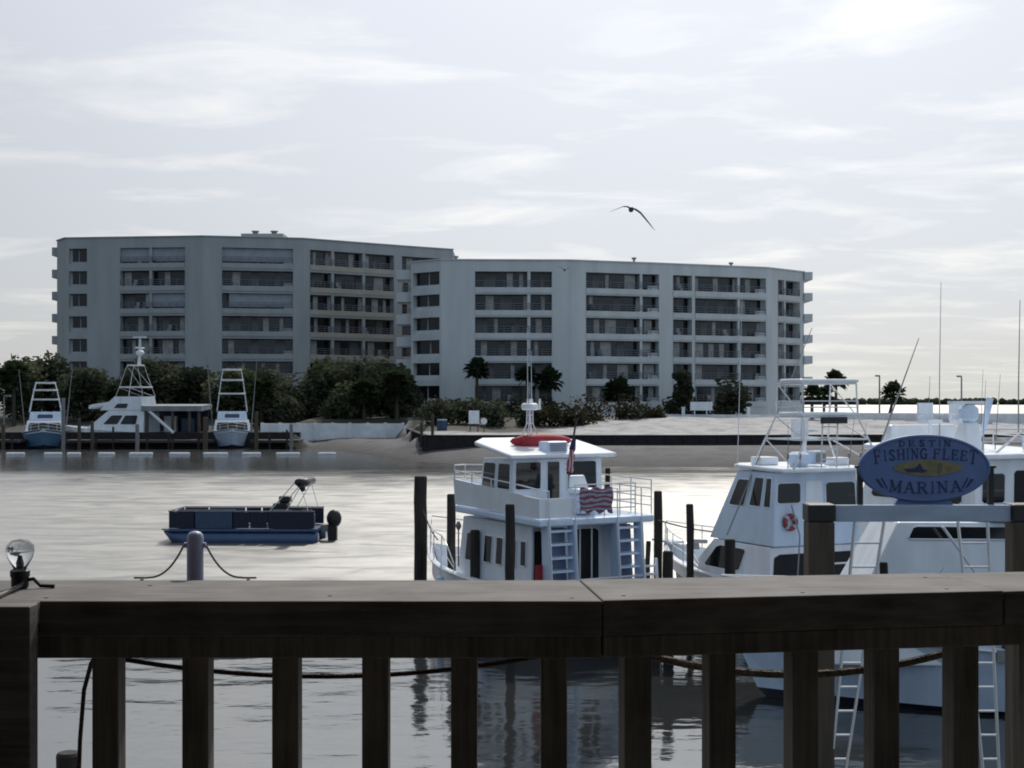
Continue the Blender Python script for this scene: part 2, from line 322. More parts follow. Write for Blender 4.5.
def sand_material():
    m = bpy.data.materials.new('beach_sand'); m.use_nodes = True; t = m.node_tree; b = t.nodes['Principled BSDF']
    co = N(t, 'ShaderNodeTexCoord'); sp = N(t, 'ShaderNodeSeparateXYZ'); t.links.new(co.outputs['Object'], sp.inputs[0])
    n = N(t, 'ShaderNodeTexNoise'); n.inputs['Scale'].default_value = 0.5; n.inputs['Detail'].default_value = 8; n.inputs['Roughness'].default_value = 0.65; t.links.new(co.outputs['Object'], n.inputs['Vector'])
    ad = N(t, 'ShaderNodeMath', operation='MULTIPLY_ADD'); t.links.new(n.outputs[0], ad.inputs[0]); ad.inputs[1].default_value = 0.55; t.links.new(sp.outputs[2], ad.inputs[2])
    rp = N(t, 'ShaderNodeValToRGB'); mr = N(t, 'ShaderNodeMapRange'); t.links.new(ad.outputs[0], mr.inputs[0]); mr.inputs[1].default_value = 0.0; mr.inputs[2].default_value = 3.0
    t.links.new(mr.outputs[0], rp.inputs[0])
    e = rp.color_ramp.elements
    e[0].position = 0.12; e[0].color = (0.035, 0.033, 0.034, 1)        # wet sand at the water's edge
    e[1].position = 0.36; e[1].color = (0.088, 0.087, 0.093, 1)
    for pos, cc in ((0.56, (0.125, 0.124, 0.130, 1)), (0.72, (*sand_white, 1))): q = e.new(pos); q.color = cc
    mul = N(t, 'ShaderNodeMix', data_type='RGBA', blend_type='MULTIPLY'); mul.inputs[0].default_value = 0.6
    r2 = N(t, 'ShaderNodeValToRGB'); n2 = N(t, 'ShaderNodeTexNoise'); n2.inputs['Scale'].default_value = 0.45; n2.inputs['Detail'].default_value = 9; n2.inputs['Roughness'].default_value = 0.7; t.links.new(co.outputs['Object'], n2.inputs['Vector'])
    t.links.new(n2.outputs[0], r2.inputs[0]); r2.color_ramp.elements[0].position = 0.38; r2.color_ramp.elements[0].color = (0.28, 0.26, 0.25, 1); r2.color_ramp.elements[1].position = 0.55; r2.color_ramp.elements[1].color = (1, 1, 1, 1)
    t.links.new(rp.outputs[0], mul.inputs[6]); t.links.new(r2.outputs[0], mul.inputs[7]); t.links.new(mul.outputs[2], b.inputs['Base Color'])
    ang = N(t, 'ShaderNodeMath', operation='DIVIDE'); t.links.new(sp.outputs[0], ang.inputs[0]); t.links.new(sp.outputs[1], ang.inputs[1])
    n3 = N(t, 'ShaderNodeTexNoise'); n3.inputs['Scale'].default_value = 0.15; n3.inputs['Detail'].default_value = 5; t.links.new(co.outputs['Object'], n3.inputs['Vector'])
    wob = N(t, 'ShaderNodeMath', operation='MULTIPLY_ADD'); t.links.new(n3.outputs[0], wob.inputs[0]); wob.inputs[1].default_value = 0.03; t.links.new(ang.outputs[0], wob.inputs[2])
    lf = N(t, 'ShaderNodeMapRange'); t.links.new(wob.outputs[0], lf.inputs[0]); lf.inputs[1].default_value = -0.058; lf.inputs[2].default_value = -0.066; lf.inputs[3].default_value = 0.0; lf.inputs[4].default_value = 1.0
    bk = N(t, 'ShaderNodeMapRange'); t.links.new(sp.outputs[1], bk.inputs[0]); bk.inputs[1].default_value = 166.5; bk.inputs[2].default_value = 170
    # left of the beach: planted dark soil from the wall back; far left: right down to the seawall
    lf2 = N(t, 'ShaderNodeMapRange'); t.links.new(ang.outputs[0], lf2.inputs[0]); lf2.inputs[1].default_value = -0.148; lf2.inputs[2].default_value = -0.153
    mm = N(t, 'ShaderNodeMath', operation='MULTIPLY'); t.links.new(lf.outputs[0], mm.inputs[0]); t.links.new(bk.outputs[0], mm.inputs[1])
    lf3 = N(t, 'ShaderNodeMapRange'); t.links.new(wob.outputs[0], lf3.inputs[0]); lf3.inputs[1].default_value = 0.05; lf3.inputs[2].default_value = 0.035
    lf4 = N(t, 'ShaderNodeMapRange'); t.links.new(ang.outputs[0], lf4.inputs[0]); lf4.inputs[1].default_value = -0.078; lf4.inputs[2].default_value = -0.07
    bk2 = N(t, 'ShaderNodeMapRange'); t.links.new(sp.outputs[1], bk2.inputs[0]); bk2.inputs[1].default_value = 144; bk2.inputs[2].default_value = 149
    m3 = N(t, 'ShaderNodeMath', operation='MULTIPLY'); t.links.new(lf3.outputs[0], m3.inputs[0]); t.links.new(lf4.outputs[0], m3.inputs[1])
    m4 = N(t, 'ShaderNodeMath', operation='MULTIPLY'); t.links.new(m3.outputs[0], m4.inputs[0]); t.links.new(bk2.outputs[0], m4.inputs[1])
    m5 = N(t, 'ShaderNodeMath', operation='MAXIMUM'); t.links.new(m4.outputs[0], m5.inputs[0]); t.links.new(mm.outputs[0], m5.inputs[1]); mm = m5
    mx_ = N(t, 'ShaderNodeMath', operation='MAXIMUM'); t.links.new(mm.outputs[0], mx_.inputs[0]); t.links.new(lf2.outputs[0], mx_.inputs[1])
    gx = N(t, 'ShaderNodeMix', data_type='RGBA'); t.links.new(mx_.outputs[0], gx.inputs[0]); t.links.new(mul.outputs[2], gx.inputs[6]); gx.inputs[7].default_value = (0.035, 0.035, 0.026, 1)
    t.links.new(gx.outputs[2], b.inputs['Base Color'])
    b.inputs['Roughness'].default_value = 0.9
    return m
struct(gm.build('ground', sand_material(), smooth=True))

# far wooded shore on the horizon
fm = MB(); rnd = random.Random(3)
for i in range(900):
    x = 300 + i*2.2; Yd = 2050 + rnd.uniform(-40, 40); h = 8.0 + 2.5*noise.noise(Vector((x*0.012, 0, 0))) + rnd.uniform(-1.2, 2.2)
    fm.sphere((x, Yd, h*0.45), (rnd.uniform(3, 7), 8, h*0.62), 6, 4)
o = fm.build('distant_shore_wood', leaf_m); o['kind'] = 'stuff'; tag(o, 'thin line of distant trees along the horizon beyond the bright water', 'woods')
fs = MB(); fs.box(150, 2400, 2070, 2400, -1, 0.5); struct(fs.build('far_shore', mat('far_shore_ground', (0.2, 0.18, 0.15), 0.9)))

# ------------------------------------------------------------------ apartment buildings
class Seg:
    def __init__(s, a, b):
        s.a = Vector((X(a[0], a[1]), a[1])); s.b = Vector((X(b[0], b[1]), b[1])); s.pa, s.pb = a[0], b[0]
        d = s.b - s.a; s.L = d.length; s.u = d/s.L; s.n = Vector((s.u.y, -s.u.x))   # n points towards the water
    def uof(s, px):   # where the ray through this column meets the wall line
        k = (px-CX)/F
        return (k*s.a.y - s.a.x)/(s.u.x - k*s.u.y)
    def box(s, mb, u0, u1, d0, d1, z0, z1):
        P = lambda uu, dd, zz: (s.a.x+s.u.x*uu+s.n.x*dd, s.a.y+s.u.y*uu+s.n.y*dd, zz)
        return mb.hexa([P(u0,d1,z0),P(u1,d1,z0),P(u1,d0,z0),P(u0,d0,z0),P(u0,d1,z1),P(u1,d1,z1),P(u1,d0,z1),P(u0,d0,z1)])

def apartment(label, verts, Zt, zb, n_fl, top_gap, pitch, opening, bays, paint, closed=(), dividers={}, warm={}, side_left=None, side_right=None, depth=14.0, extra=None, rs=1):
    rd = random.Random(rs)
    root = thing('apartment_building', label, 'building', (X(verts[len(verts)//2][0], verts[len(verts)//2][1]), verts[len(verts)//2][1], 0), group=None)
    ox, oy = root.location.x, root.location.y
    def put(mb, name, m, parent):
        p = parent
        mb.v = [(a-ox, b-oy, c) for a, b, c in mb.v] if p is not None else mb.v
        return mb.build(name, m, p)
    wall = MB(); D = 1.35
    segs = [Seg(verts[i], verts[i+1]) for i in range(len(verts)-1)]
    lv = [(Zt - top_gap - k*pitch - opening, Zt - top_gap - k*pitch) for k in range(n_fl)]   # openings from the top floor down
    jobs = []
    for si, s in enumerate(segs):
        e = 0.003*(si % 2)
        mine = sorted((max(0.02, s.uof(b[0])), min(s.L-0.02, s.uof(b[1])), b[2], bi) for bi, b in enumerate(bays) if b[3] == si)
        cur = 0.0
        for (u0, u1, kind, bi) in mine + [(s.L, None, None, None)]:
            if u0 > cur + 0.01: s.box(wall, cur, u0, -D-e, 0, zb, Zt-e)
            if u1 is None: break
            zprev = Zt - e
            for (z0, z1) in lv:
                d0 = -D if kind == 'bay' else -0.5
                s.box(wall, u0, u1, -D+0.05, 0.0 if kind != 'bay' else -0.02, z1, zprev)
                zprev = z0
            s.box(wall, u0, u1, -D+0.05, -0.02, zb, zprev)
            jobs.append((s, u0, u1, kind, bi)); cur = u1
    # body behind the balconies, ends, roof
    fr = [Vector((v.x, v.y)) for v in [segs[0].a] + [s.b for s in segs]]
    back = [Vector((p.x*1.0 + 0.0, p.y + depth)) for p in fr]
    inn = [p + Vector((0, D+0.25)) for p in fr]
    inn[0] += Vector((0.3, 0)); inn[-1] += Vector((-0.3, 0))
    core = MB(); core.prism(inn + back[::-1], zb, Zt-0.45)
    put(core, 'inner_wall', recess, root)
    wall.prism([fr[0]+Vector((0.01, 0.9)), fr[0]+Vector((0.28, 0.9)), back[0]+Vector((0.28, 0)), back[0]], zb, Zt-0.006)
    wall.prism([fr[-1]+Vector((-0.28, 0.9)), fr[-1]+Vector((-0.01, 0.9)), back[-1], back[-1]+Vector((-0.28, 0))], zb, Zt-0.006)
    put(wall, 'wall', paint, root)
    rf = MB(); rf.prism([p+Vector((0, 0.4)) for p in fr] + back[::-1], Zt-0.4, Zt-0.15); put(rf, 'roof', roof_m, root)
    cp = MB()
    for si, s in enumerate(segs): s.box(cp, -0.1, s.L+0.1, -0.45, 0.14, Zt-0.004*si, Zt+0.16-0.004*si)
    put(cp, 'parapet_coping', paint, root)
    # balconies, doors, rails
    for (s, u0, u1, kind, bi) in jobs:
        w = u1-u0
        for fl, (z0, z1) in enumerate(lv):
            if kind == 'bay':
                bm_ = MB(); s.box(bm_, u0+0.02, u1-0.02, -0.05, 0.10, z0-0.72, z0+0.02)
                bal = put(bm_, 'balcony', warm.get(bi, paint), root)
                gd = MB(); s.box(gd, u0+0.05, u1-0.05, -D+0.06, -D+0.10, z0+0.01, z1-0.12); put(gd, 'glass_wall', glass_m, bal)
                uu = u0+0.05+rd.uniform(0, 1.6)
                while uu < u1-0.8:
                    ww = min(rd.choice((0.5, 0.8, 1.1, 1.6)), u1-0.1-uu)
                    cu = MB(); s.box(cu, uu, uu+ww, -D+0.103, -D+0.14, z0+0.02, z1-0.14); put(cu, 'curtain', curtain_m if rd.random() < 0.6 else recess, bal)
                    uu += ww + rd.choice((0.9, 1.6, 2.4))
                if (bi, fl) in closed:
                    sh = MB(); a0, a1 = closed[(bi, fl)]
                    s.box(sh, lerp(u0, u1, a0), lerp(u0, u1, a1), -0.62, -0.5, z0+0.25, z1-0.03)
                    put(sh, 'storm_shutter', shutter_m, bal)
                for (a0, a1, hh) in dividers.get(bi, ()):
                    dv = MB(); s.box(dv, lerp(u0, u1, a0), lerp(u0, u1, a1), -0.5, -0.06, z0+0.021, z1 if hh is None else z0+hh); put(dv, 'divider_wall', paint, bal)
                if rd.random() < 0.6:
                    for q in range(rd.choice((1, 2, 2))):
                        c = rd.uniform(u0+0.7, u1-0.7); pc = MB(); s.box(pc, c-0.28, c+0.28, -0.9, -0.4, z0+0.022, z0+0.45); s.box(pc, c-0.28, c+0.28, -0.98, -0.9, z0+0.1, z0+0.95)
                        put(pc, 'patio_chair', rd.choice((glass_m, curtain_m, rail_m)), bal)
                rl = MB()
                for hz_ in (0.92, 0.62, 0.32): s.box(rl, u0+0.03, u1-0.03, -0.02, 0.04, z0+hz_-0.035, z0+hz_+0.035)
                nb = max(2, int(w/1.2))
                for q in range(nb+1):
                    c = lerp(u0+0.06, u1-0.06, q/nb); s.box(rl, c-0.03, c+0.03, -0.015, 0.035, z0+0.02, z0+0.885)
                put(rl, 'railing', rail_m, bal)
            elif kind == 'window':
                g = MB(); s.box(g, u0+0.08, u1-0.08, -D+0.08, -0.75, z0+0.05, z1-0.05); wn = put(g, 'window', glass_m, root)
                f = MB(); c = lerp(u0, u1, 0.5+0.06*rd.uniform(-1, 1)); s.box(f, c-0.05, c+0.05, -0.74, -0.66, z0, z1)
                s.box(f, u0+0.01, u1-0.01, -0.74, -0.4, z0-0.02, z0+0.30+0.35*rd.random()); put(f, 'window_frame', paint, wn)
    for side, pw in ((side_left, -1), (side_right, 1)):
        if not side: continue
        wdt, ya, yb, rows, bh = side
        p = fr[0] if pw < 0 else fr[-1]
        for k in range(rows):
            zt_ = Zt - k*pitch - (0.0 if pw > 0 else 0.9)
            b = MB(); x0, x1 = (p.x-wdt, p.x-0.002) if pw < 0 else (p.x+0.002, p.x+wdt)
            b.box(x0, x1, p.y+ya, p.y+yb, zt_-bh, zt_)
            put(b, 'balcony', paint, root)
    if extra: extra(root, ox, oy, put)
    return root

ZL = H + 163*206/F
def roof_gear_L(root, ox, oy, put):
    b = MB(); y = 213; b.box(X(241, y), X(283, y), y, y+5, ZL-0.15, Z(233.5, y)); ph = put(b, 'roof_house', white_paint, root)
    for px in (253, 272):
        q = MB(); q.tube([(X(px, y)-ox, y+2-oy, Z(233.6, y)), (X(px, y)-ox, y+2-oy, Z(230.5, y))], 0.42, 10); q.build('vent', concrete_pole, ph)
        q = MB(); q.tube([(X(px, y)-ox, y+2-oy, Z(230.4, y)), (X(px, y)-ox, y+2-oy, Z(229.4, y))], 0.6, 10); q.build('vent', concrete_pole, ph)
pitchL = 22.6*206/F
closedL = {(1, 0): (0.0, 1.0), (1, 2): (0.38, 1.0), (2, 0): (0.0, 1.0), (2, 2): (0.1, 1.0)}
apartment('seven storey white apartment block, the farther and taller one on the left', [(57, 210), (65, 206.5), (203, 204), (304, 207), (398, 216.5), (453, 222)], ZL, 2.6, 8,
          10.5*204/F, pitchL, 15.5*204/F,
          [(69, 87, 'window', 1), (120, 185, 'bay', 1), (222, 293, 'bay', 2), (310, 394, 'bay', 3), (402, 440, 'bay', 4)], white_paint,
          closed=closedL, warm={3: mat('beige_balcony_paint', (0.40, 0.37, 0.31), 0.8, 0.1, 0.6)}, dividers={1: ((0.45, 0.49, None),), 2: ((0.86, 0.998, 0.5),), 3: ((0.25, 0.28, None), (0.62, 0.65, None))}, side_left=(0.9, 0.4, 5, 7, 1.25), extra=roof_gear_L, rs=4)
ZR = H + 141*190/F
def roof_gear_R(root, ox, oy, put):
    for px, y, hh in ((456, 196, 0.9), (634, 199, 1.0), (731, 207, 1.1), (596, 198, 0.5), (508, 197, 0.4)):
        q = MB(); q.tube([(X(px, y)-ox, y-oy, ZR-0.2), (X(px, y)-ox, y-oy, ZR+hh)], 0.16, 8); q.tube([(X(px, y)-ox, y-oy, ZR+hh), (X(px, y)-ox, y-oy, ZR+hh+0.25)], 0.34, 8)
        q.build('roof_vent', concrete_pole, root)
pitchR = 22.8*191/F
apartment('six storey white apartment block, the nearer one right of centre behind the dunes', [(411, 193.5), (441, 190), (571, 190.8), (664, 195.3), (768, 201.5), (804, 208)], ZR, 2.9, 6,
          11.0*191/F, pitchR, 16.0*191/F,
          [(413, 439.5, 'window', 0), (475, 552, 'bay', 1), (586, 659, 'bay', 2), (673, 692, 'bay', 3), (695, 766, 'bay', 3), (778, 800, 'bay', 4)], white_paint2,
          dividers={1: ((0.68, 0.72, None),), 2: ((0.74, 0.77, None), (0.85, 0.998, 0.55)), 4: ((0.60, 0.63, None), (0.86, 0.998, 0.6)), 5: ((0.3, 0.36, None),)}, side_left=(2.1, 1.0, 6, 6, 1.35), side_right=(1.2, -0.4, 6, 6, 1.15), extra=roof_gear_R, rs=9)

# ------------------------------------------------------------------ walls of the far bank
w = MB(); w.box(X(-120, 163.6), X(300, 163.6), 163.3, 164.3, -1.5, 1.85)
tag(w.build('seawall', timber), 'dark timber seawall behind the far left boats', 'seawall')
w = MB(); w.box(X(261, 168.5), X(404, 168.5), 168.2, 168.7, 0.2, Z(423.5, 168))
for k in range(9): w.cbox((X(262+k*17.6, 168.0), 168.15, Z(431, 168)), (0.35, 0.25, 2.0))
tag(w.build('garden_wall', wall_w), 'low white wall at the edge of the dark trees, beside the small beach', 'wall')
w = MB()
pts = [(406, 169), (424, 134.6), (560, 134.2), (700, 134.6), (860, 136), (1060, 138)]
for a, b in zip(pts, pts[1:]):
    s = Seg(a, b); s.box(w, 0, s.L, -0.35, 0.0, 0.4, 2.12); s.box(w, 0, s.L, -0.42, 0.08, 2.121, 2.24)
    k = 0.0
    while k < s.L: s.box(w, k, k+0.22, 0.0, 0.12, 0.4, 2.11); k += 1.7
tag(w.build('bulkhead', timber), 'dark timber bulkhead running along the white sand', 'bulkhead')
w = MB()
for a, b in (((660, 184.6), (835, 173)), ((835, 173), (1180, 151))):
    s = Seg(a, b); s.box(w, 0, s.L, -0.3, 0, 1.2, lerp(3.55, 4.05, 0 if a[0] == 660 else 1) if a[0] != 660 else 3.75)
    k = 0.0
    while k < s.L-0.3: s.box(w, k, k+0.3, 0, 0.07, 1.2, 3.6); k += 4.0
tag(w.build('garden_wall', wall_w), 'long white wall behind the sand, running right past the palms', 'wall')

# ------------------------------------------------------------------ vegetation
def leafy(name_root, label, cat, group, x, y, z0, w, h, n, m, trunk=True, seed=0, leaf=0.42, low=0.1):
    rd = random.Random(seed); root = thing(name_root, label, cat, (x, y, z0), 0, group)
    mb = MB(); lobes = []
    for k in range(11):
        a = rd.uniform(0, 6.28); rr = rd.uniform(0.15, 0.62)*w/2
        lobes.append((math.cos(a)*rr, math.sin(a)*rr*0.8, h*rd.uniform(low+0.2, 0.84), rd.uniform(0.18, 0.32)*w))
    lobes.append((0, 0, h*0.62, 0.36*w))
    for k in range(n):
        cx, cy, cz, r = rd.choice(lobes)
        d = Vector((rd.gauss(0, 1), rd.gauss(0, 1), rd.gauss(0, 0.8))).normalized()*r*(rd.random()**0.35)
        c = Vector((cx, cy, cz)) + d
        if c.z < h*low: c.z = h*low + rd.random()*0.5
        s = leaf*rd.uniform(0.5, 1.3)
        a = Vector((rd.gauss(0, 1), rd.gauss(0, 1), rd.gauss(0, 0.5))).normalized(); b = a.cross(Vector((rd.gauss(0, 1), rd.gauss(0, 1), rd.gauss(0, 1)))).normalized()
        mb.add([c-a*s-b*s*0.1, c-a*s*0.1-b*s*0.6, c+a*s, c+b*s*0.55], [(0, 1, 2, 3)])
    mb.build('crown', m, root)
    if trunk:
        tb = MB(); tb.tube([(0, 0, -0.4), (0.1*w*0.1, 0, h*0.35), (-0.03*w, 0.02*w, h*0.7)], [0.05*h*0.5+0.06, 0.12+0.012*h, 0.06], 7)
        for k in range(4):
            cx, cy, cz, r = lobes[k]; tb.tube([(0, 0, h*0.33), (cx*0.6, cy*0.6, (cz+h*0.33)/2), (cx, cy, cz)], [0.1, 0.07, 0.03], 5)
        tb.build('trunk', bark, root)
    return root
# broadleaf trees before the tall block: (column, top row, width in px, distance, what is next to it)
T = [(16, 362, 46, 182, 'dark tree at the far left edge beside the open sky'), (50, 360, 40, 186, 'dark tree behind the pale blue boat and its tower'),
     (84, 371, 36, 180, 'dark tree between the blue boat and the large white yacht'), (124, 378, 40, 190, 'dark tree behind the mast of the white yacht'),
     (158, 362, 44, 184, 'dark tree behind the boat shed roof'), (190, 366, 40, 188, 'dark tree rising between shed and far bow-on boat'), (228, 372, 42, 183, 'dark tree directly behind the far bow-on boat'),
     (264, 374, 42, 186, 'dark tree right of the far bow-on boat'), (298, 378, 42, 181, 'dark tree behind the left end of the white wall'),
     (333, 356, 46, 184, 'tallest dark tree standing before the recessed balconies'), (362, 364, 44, 182, 'dark tree behind the middle of the low white wall'), (392, 368, 46, 180, 'dark tree at the corner between the two buildings'),
     (348, 392, 40, 176, 'low dark tree close behind the low white wall'), (276, 396, 40, 176, 'low dark tree behind the start of the white wall')]
for i, (px, ty, wp, Y, lab) in enumerate(T):
    g = ground_h(X(px, Y), Y); h = Z(ty, Y)-g
    leafy('broadleaf_tree', lab, 'tree', 'dark trees before the tall apartment block', X(px, Y), Y, g, wp*Y/F*1.5, h, 3600, leaf_d if i % 3 else leaf_m, seed=20+i, leaf=0.38, low=0.02)
# hedge and shrubs in front of the nearer block
S_ = [(452, 402, 30, 182, leaf_d, 'dark shrub at the left foot of the nearer block'), (482, 405, 32, 183, leaf_d, 'dark shrub behind the small white notice'), (514, 404, 34, 182, leaf_d, 'dark shrub behind the radar mast of the white charter boat'),
      (546, 402, 30, 184, leaf_d, 'dark shrub beneath the paired palms'), (672, 402, 30, 188, leaf_d, 'low dark shrub right of the dune scrub'), (700, 404, 34, 190, leaf_d, 'low dark shrub under the broad tree by the nearer block'),
      (425, 404, 26, 181, leaf_d, 'dark shrub between the tall trees and the nearer block'),
      (438, 403, 34, 158, leaf_d, 'large dark shrub at the left end of the small beach bulkhead'), (466, 401, 36, 160, leaf_d, 'large dark shrub behind the two white notices'), (497, 404, 36, 158, leaf_d, 'large dark shrub right of the two white notices'), (528, 406, 34, 160, leaf_d, 'large dark shrub where the dark hedge meets the dune')]
for i, (px, ty, wp, Y, m, lab) in enumerate(S_):
    g = ground_h(X(px, Y), Y); leafy('shrub', lab, 'shrub', 'shrubs at the foot of the nearer block', X(px, Y), Y, g-0.2, wp*Y/F*1.2, max(1.2, Z(ty, Y)-g+0.2), 650, m, trunk=False, seed=60+i, leaf=0.32, low=0.02)
for i, (px, ty, wp, Y, lab) in enumerate([(556, 411, 40, 158, 'brown dune scrub at the left end of the dune'), (592, 404, 46, 166, 'tall brown dune scrub in the middle of the dune'), (628, 404, 40, 170, 'brown dune scrub below the palm at the blank wall'), (652, 412, 26, 172, 'small brown dune scrub at the right end of the dune'), (575, 410, 36, 160, 'low brown dune scrub right above the bulkhead')]):
    g = ground_h(X(px, Y), Y); leafy('dune_shrub', lab, 'shrub', 'brown scrub on the dune', X(px, Y), Y, g-0.3, wp*Y/F*1.25, max(0.9, Z(ty, Y)-g+0.3), 800, dune_leaf, trunk=False, seed=80+i, leaf=0.25, low=0.0)
for i, (px, ty, wp, Y, lab) in enumerate([(683, 362, 21, 187, 'narrow dark tree against the first balcony column of the nearer block'), (733, 376, 40, 186, 'broad dark tree against the right balconies of the nearer block')]):
    g = ground_h(X(px, Y), Y); leafy('broadleaf_tree', lab, 'tree', 'trees against the nearer block', X(px, Y), Y, g, wp*Y/F*1.1, Z(ty, Y)-g, 1300, leaf_d, seed=100+i, leaf=0.38)

def palm(label, group, px, top, crown_px, Y, lean=0.0, seed=0, dense=34):
    rd = random.Random(seed); x = X(px, Y); g = ground_h(x, Y); r = crown_px*Y/F/2
    root = thing('palm_tree', label, 'palm', (x, Y, g), 0, group); h = Z(top, Y)-g-r*0.85
    tb = MB(); tb.tube([(-lean, 0, -0.3), (-lean*0.7, 0, h*0.4), (-lean*0.25, 0, h*0.75), (0, 0, h)], [0.26, 0.2, 0.18, 0.2], 8); tb.build('trunk', bark, root)
    fb = MB()
    for k in range(dense):
        az = rd.uniform(0, 6.28); el = rd.uniform(-0.75, 1.45); L = r*rd.uniform(0.5, 0.72)
        d = Vector((math.cos(az)*math.cos(el), math.sin(az)*math.cos(el), math.sin(el)))
        c = Vector((0, 0, h)); hub = c + d*L
        fb.tube([c, hub], 0.02, 4)
        side = d.cross(Vector((0, 0, 1))); side = side.normalized() if side.length > 0.1 else Vector((1, 0, 0)); nn = side.cross(d)
        for q in range(11):                       # the stiff leaflets of one fan
            a = R(-120+24*q) + rd.uniform(-0.1, 0.1); dl = (d*math.cos(a) + side*math.sin(a)).normalized(); l2 = r*rd.uniform(0.32, 0.5)
            p1 = hub + dl*l2*0.6 + nn*0.02; p2 = hub + dl*l2 - Vector((0, 0, 1))*l2*rd.uniform(0.1, 0.45)
            sd = dl.cross(nn).normalized()*l2*0.13
            fb.add([hub-sd*0.3, hub+sd*0.3, p1+sd, p2, p1-sd], [(0, 1, 2, 3, 4)])
    fb.build('crown', palm_leaf, root)
for i, a in enumerate([('single palm before the left balcony column of the nearer block', 477, 358, 27, 184), ('left palm of the pair before the blank wall', 527, 366, 25, 183), ('right palm of the pair before the blank wall', 549, 367, 31, 184),
                       ('palm before the middle balcony column above the dune scrub', 619, 378, 36, 183), ('palm behind the tower at the right end of the block', 812, 384, 25, 172),
                       ('tall palm just right of the nearer block, above the boat tower', 836, 370, 25, 178), ('short palm behind the boat tower', 824, 386, 24, 186), ('leaning palm standing alone by the long white wall', 894, 382, 28, 176),
                       ('full-headed palm at the right end of the low white wall', 397, 369, 40, 173), ('full-headed palm behind the middle of the low white wall', 364, 378, 36, 174), ('full-headed palm right of the far bow-on boat', 262, 377, 34, 174), ('full-headed palm just left of the raked mast of the far yacht', 118, 384, 32, 174), ('full-headed palm at the left edge of the picture behind the pale lamp post', 14, 361, 34, 174)]):
    palm(a[0], 'palms along the far bank', *a[1:], lean=0.9 if i == 7 else 0.0, seed=200+i, dense=62)

# ------------------------------------------------------------------ lamp posts, notices on the far bank
def lamp_post(label, px, top, Y, arm):
    x = X(px, Y); g = ground_h(x, Y); root = thing('lamp_post', label, 'lamp post', (x, Y, g), 0, 'lamp posts on the far bank'); h = Z(top, Y)-g
    m = MB(); m.tube([(0, 0, -0.3), (0, 0, h)], [0.13, 0.09], 8); m.build('pole', concrete_pole, root)
    m = MB(); m.box(min(0, arm), max(0, arm), -0.1, 0.1, h, h+0.12); m.cbox((arm, 0, h+0.02), (0.55, 0.3, 0.2)); m.build('lamp_head', concrete_pole, root)
lamp_post('lamp post right beside the lone leaning palm', 879.5, 376, 178, -0.25)
lamp_post('lamp post standing right of the leaning palm, above the marina sign', 961.5, 376.5, 172, -0.3)
lamp_post('pale lamp post at the far left edge of the water', 4, 396, 163, 0.5)
lamp_post('lamp post over the trees behind the blue boat', 39, 357, 190, -0.6)
n_ = thing('notice_board', 'white square notice on two posts on the far beach', 'sign', (X(474, 147), 147, ground_h(X(474, 147), 147)))
m = MB(); zt = Z(410.5, 147)-n_.location.z; m.box(-0.55, 0.55, -0.04, 0.04, zt-1.4, zt); m.build('board', gel, n_)
for s_ in (-0.4, 0.4): m = MB(); m.box(s_-0.06, s_+0.06, 0.045, 0.16, -0.3, zt-0.1); m.build('post', post_m, n_)
n_ = thing('notice_board', 'small round white notice on a post beside the square one', 'sign', (X(484, 147), 147, ground_h(X(484, 147), 147)))
m = MB(); zt = Z(418, 147)-n_.location.z; m.tube([(0, -0.03, zt-0.32), (0, 0.03, zt-0.32)], 0.33, 14); m.build('board', gel, n_)
m = MB(); m.box(-0.05, 0.05, 0.035, 0.13, -0.3, zt-0.1); m.build('post', post_m, n_)
for px, ty, lab in ((421.5, 423, 'short weathered post on the small beach'), (432.5, 414, 'taller weathered post on the small beach by the bulkhead')):
    m = MB(); Y = 137; x = X(px, Y); g = ground_h(x, Y); m.tube([(x, Y, g-0.4), (x, Y, Z(ty, Y)-0.1), (x, Y, Z(ty, Y))], [0.16, 0.15, 0.1], 9); tag(m.build('wooden_post', post_m), lab, 'post')
bb = thing('blue_barrel', 'blue barrel in the dark shrubs behind the small beach', 'barrel', (X(442, 149), 149, ground_h(X(442, 149), 149)))
m = MB(); m.tube([(0, 0, 0), (0, 0, 0.12), (0, 0, 1.0), (0, 0, 1.1)], [0.5, 0.56, 0.56, 0.5], 14); m.build('body', navy_lt, bb)
m = MB(); m.tube([(0, 0, 1.101), (0, 0, 1.19)], 0.54, 14); m.build('lid', gel_b, bb)
for px, zt, lab in ((683, 408, 'white post at the left end of the long wall'), (748, 408, 'white post on the long wall by the broad tree')):
    m = MB(); Y = 183 if px < 700 else 178.5; x = X(px, Y); m.box(x-0.2, x+0.2, Y-0.45, Y-0.1, ground_h(x, Y)-0.3, Z(zt, Y)); m.box(x-0.26, x+0.26, Y-0.5, Y-0.05, Z(zt, Y), Z(zt, Y)+0.14); tag(m.build('gate_post', gel), lab, 'post')
m = MB(); Y = 182; m.box(X(690, Y), X(712, Y), Y-0.3, Y-0.2, ground_h(X(700, Y), Y)+0.9, ground_h(X(700, Y), Y)+2.0); m.box(X(694, Y), X(695, Y), Y-0.2, Y-0.1, ground_h(X(700, Y), Y)-0.3, ground_h(X(700, Y), Y)+1.8); m.box(X(706, Y), X(707, Y), Y-0.2, Y-0.1, ground_h(X(700, Y), Y)-0.3, ground_h(X(700, Y), Y)+1.8)
tag(m.build('notice_board', gel), 'wide white notice by the post at the left end of the long wall', 'sign')

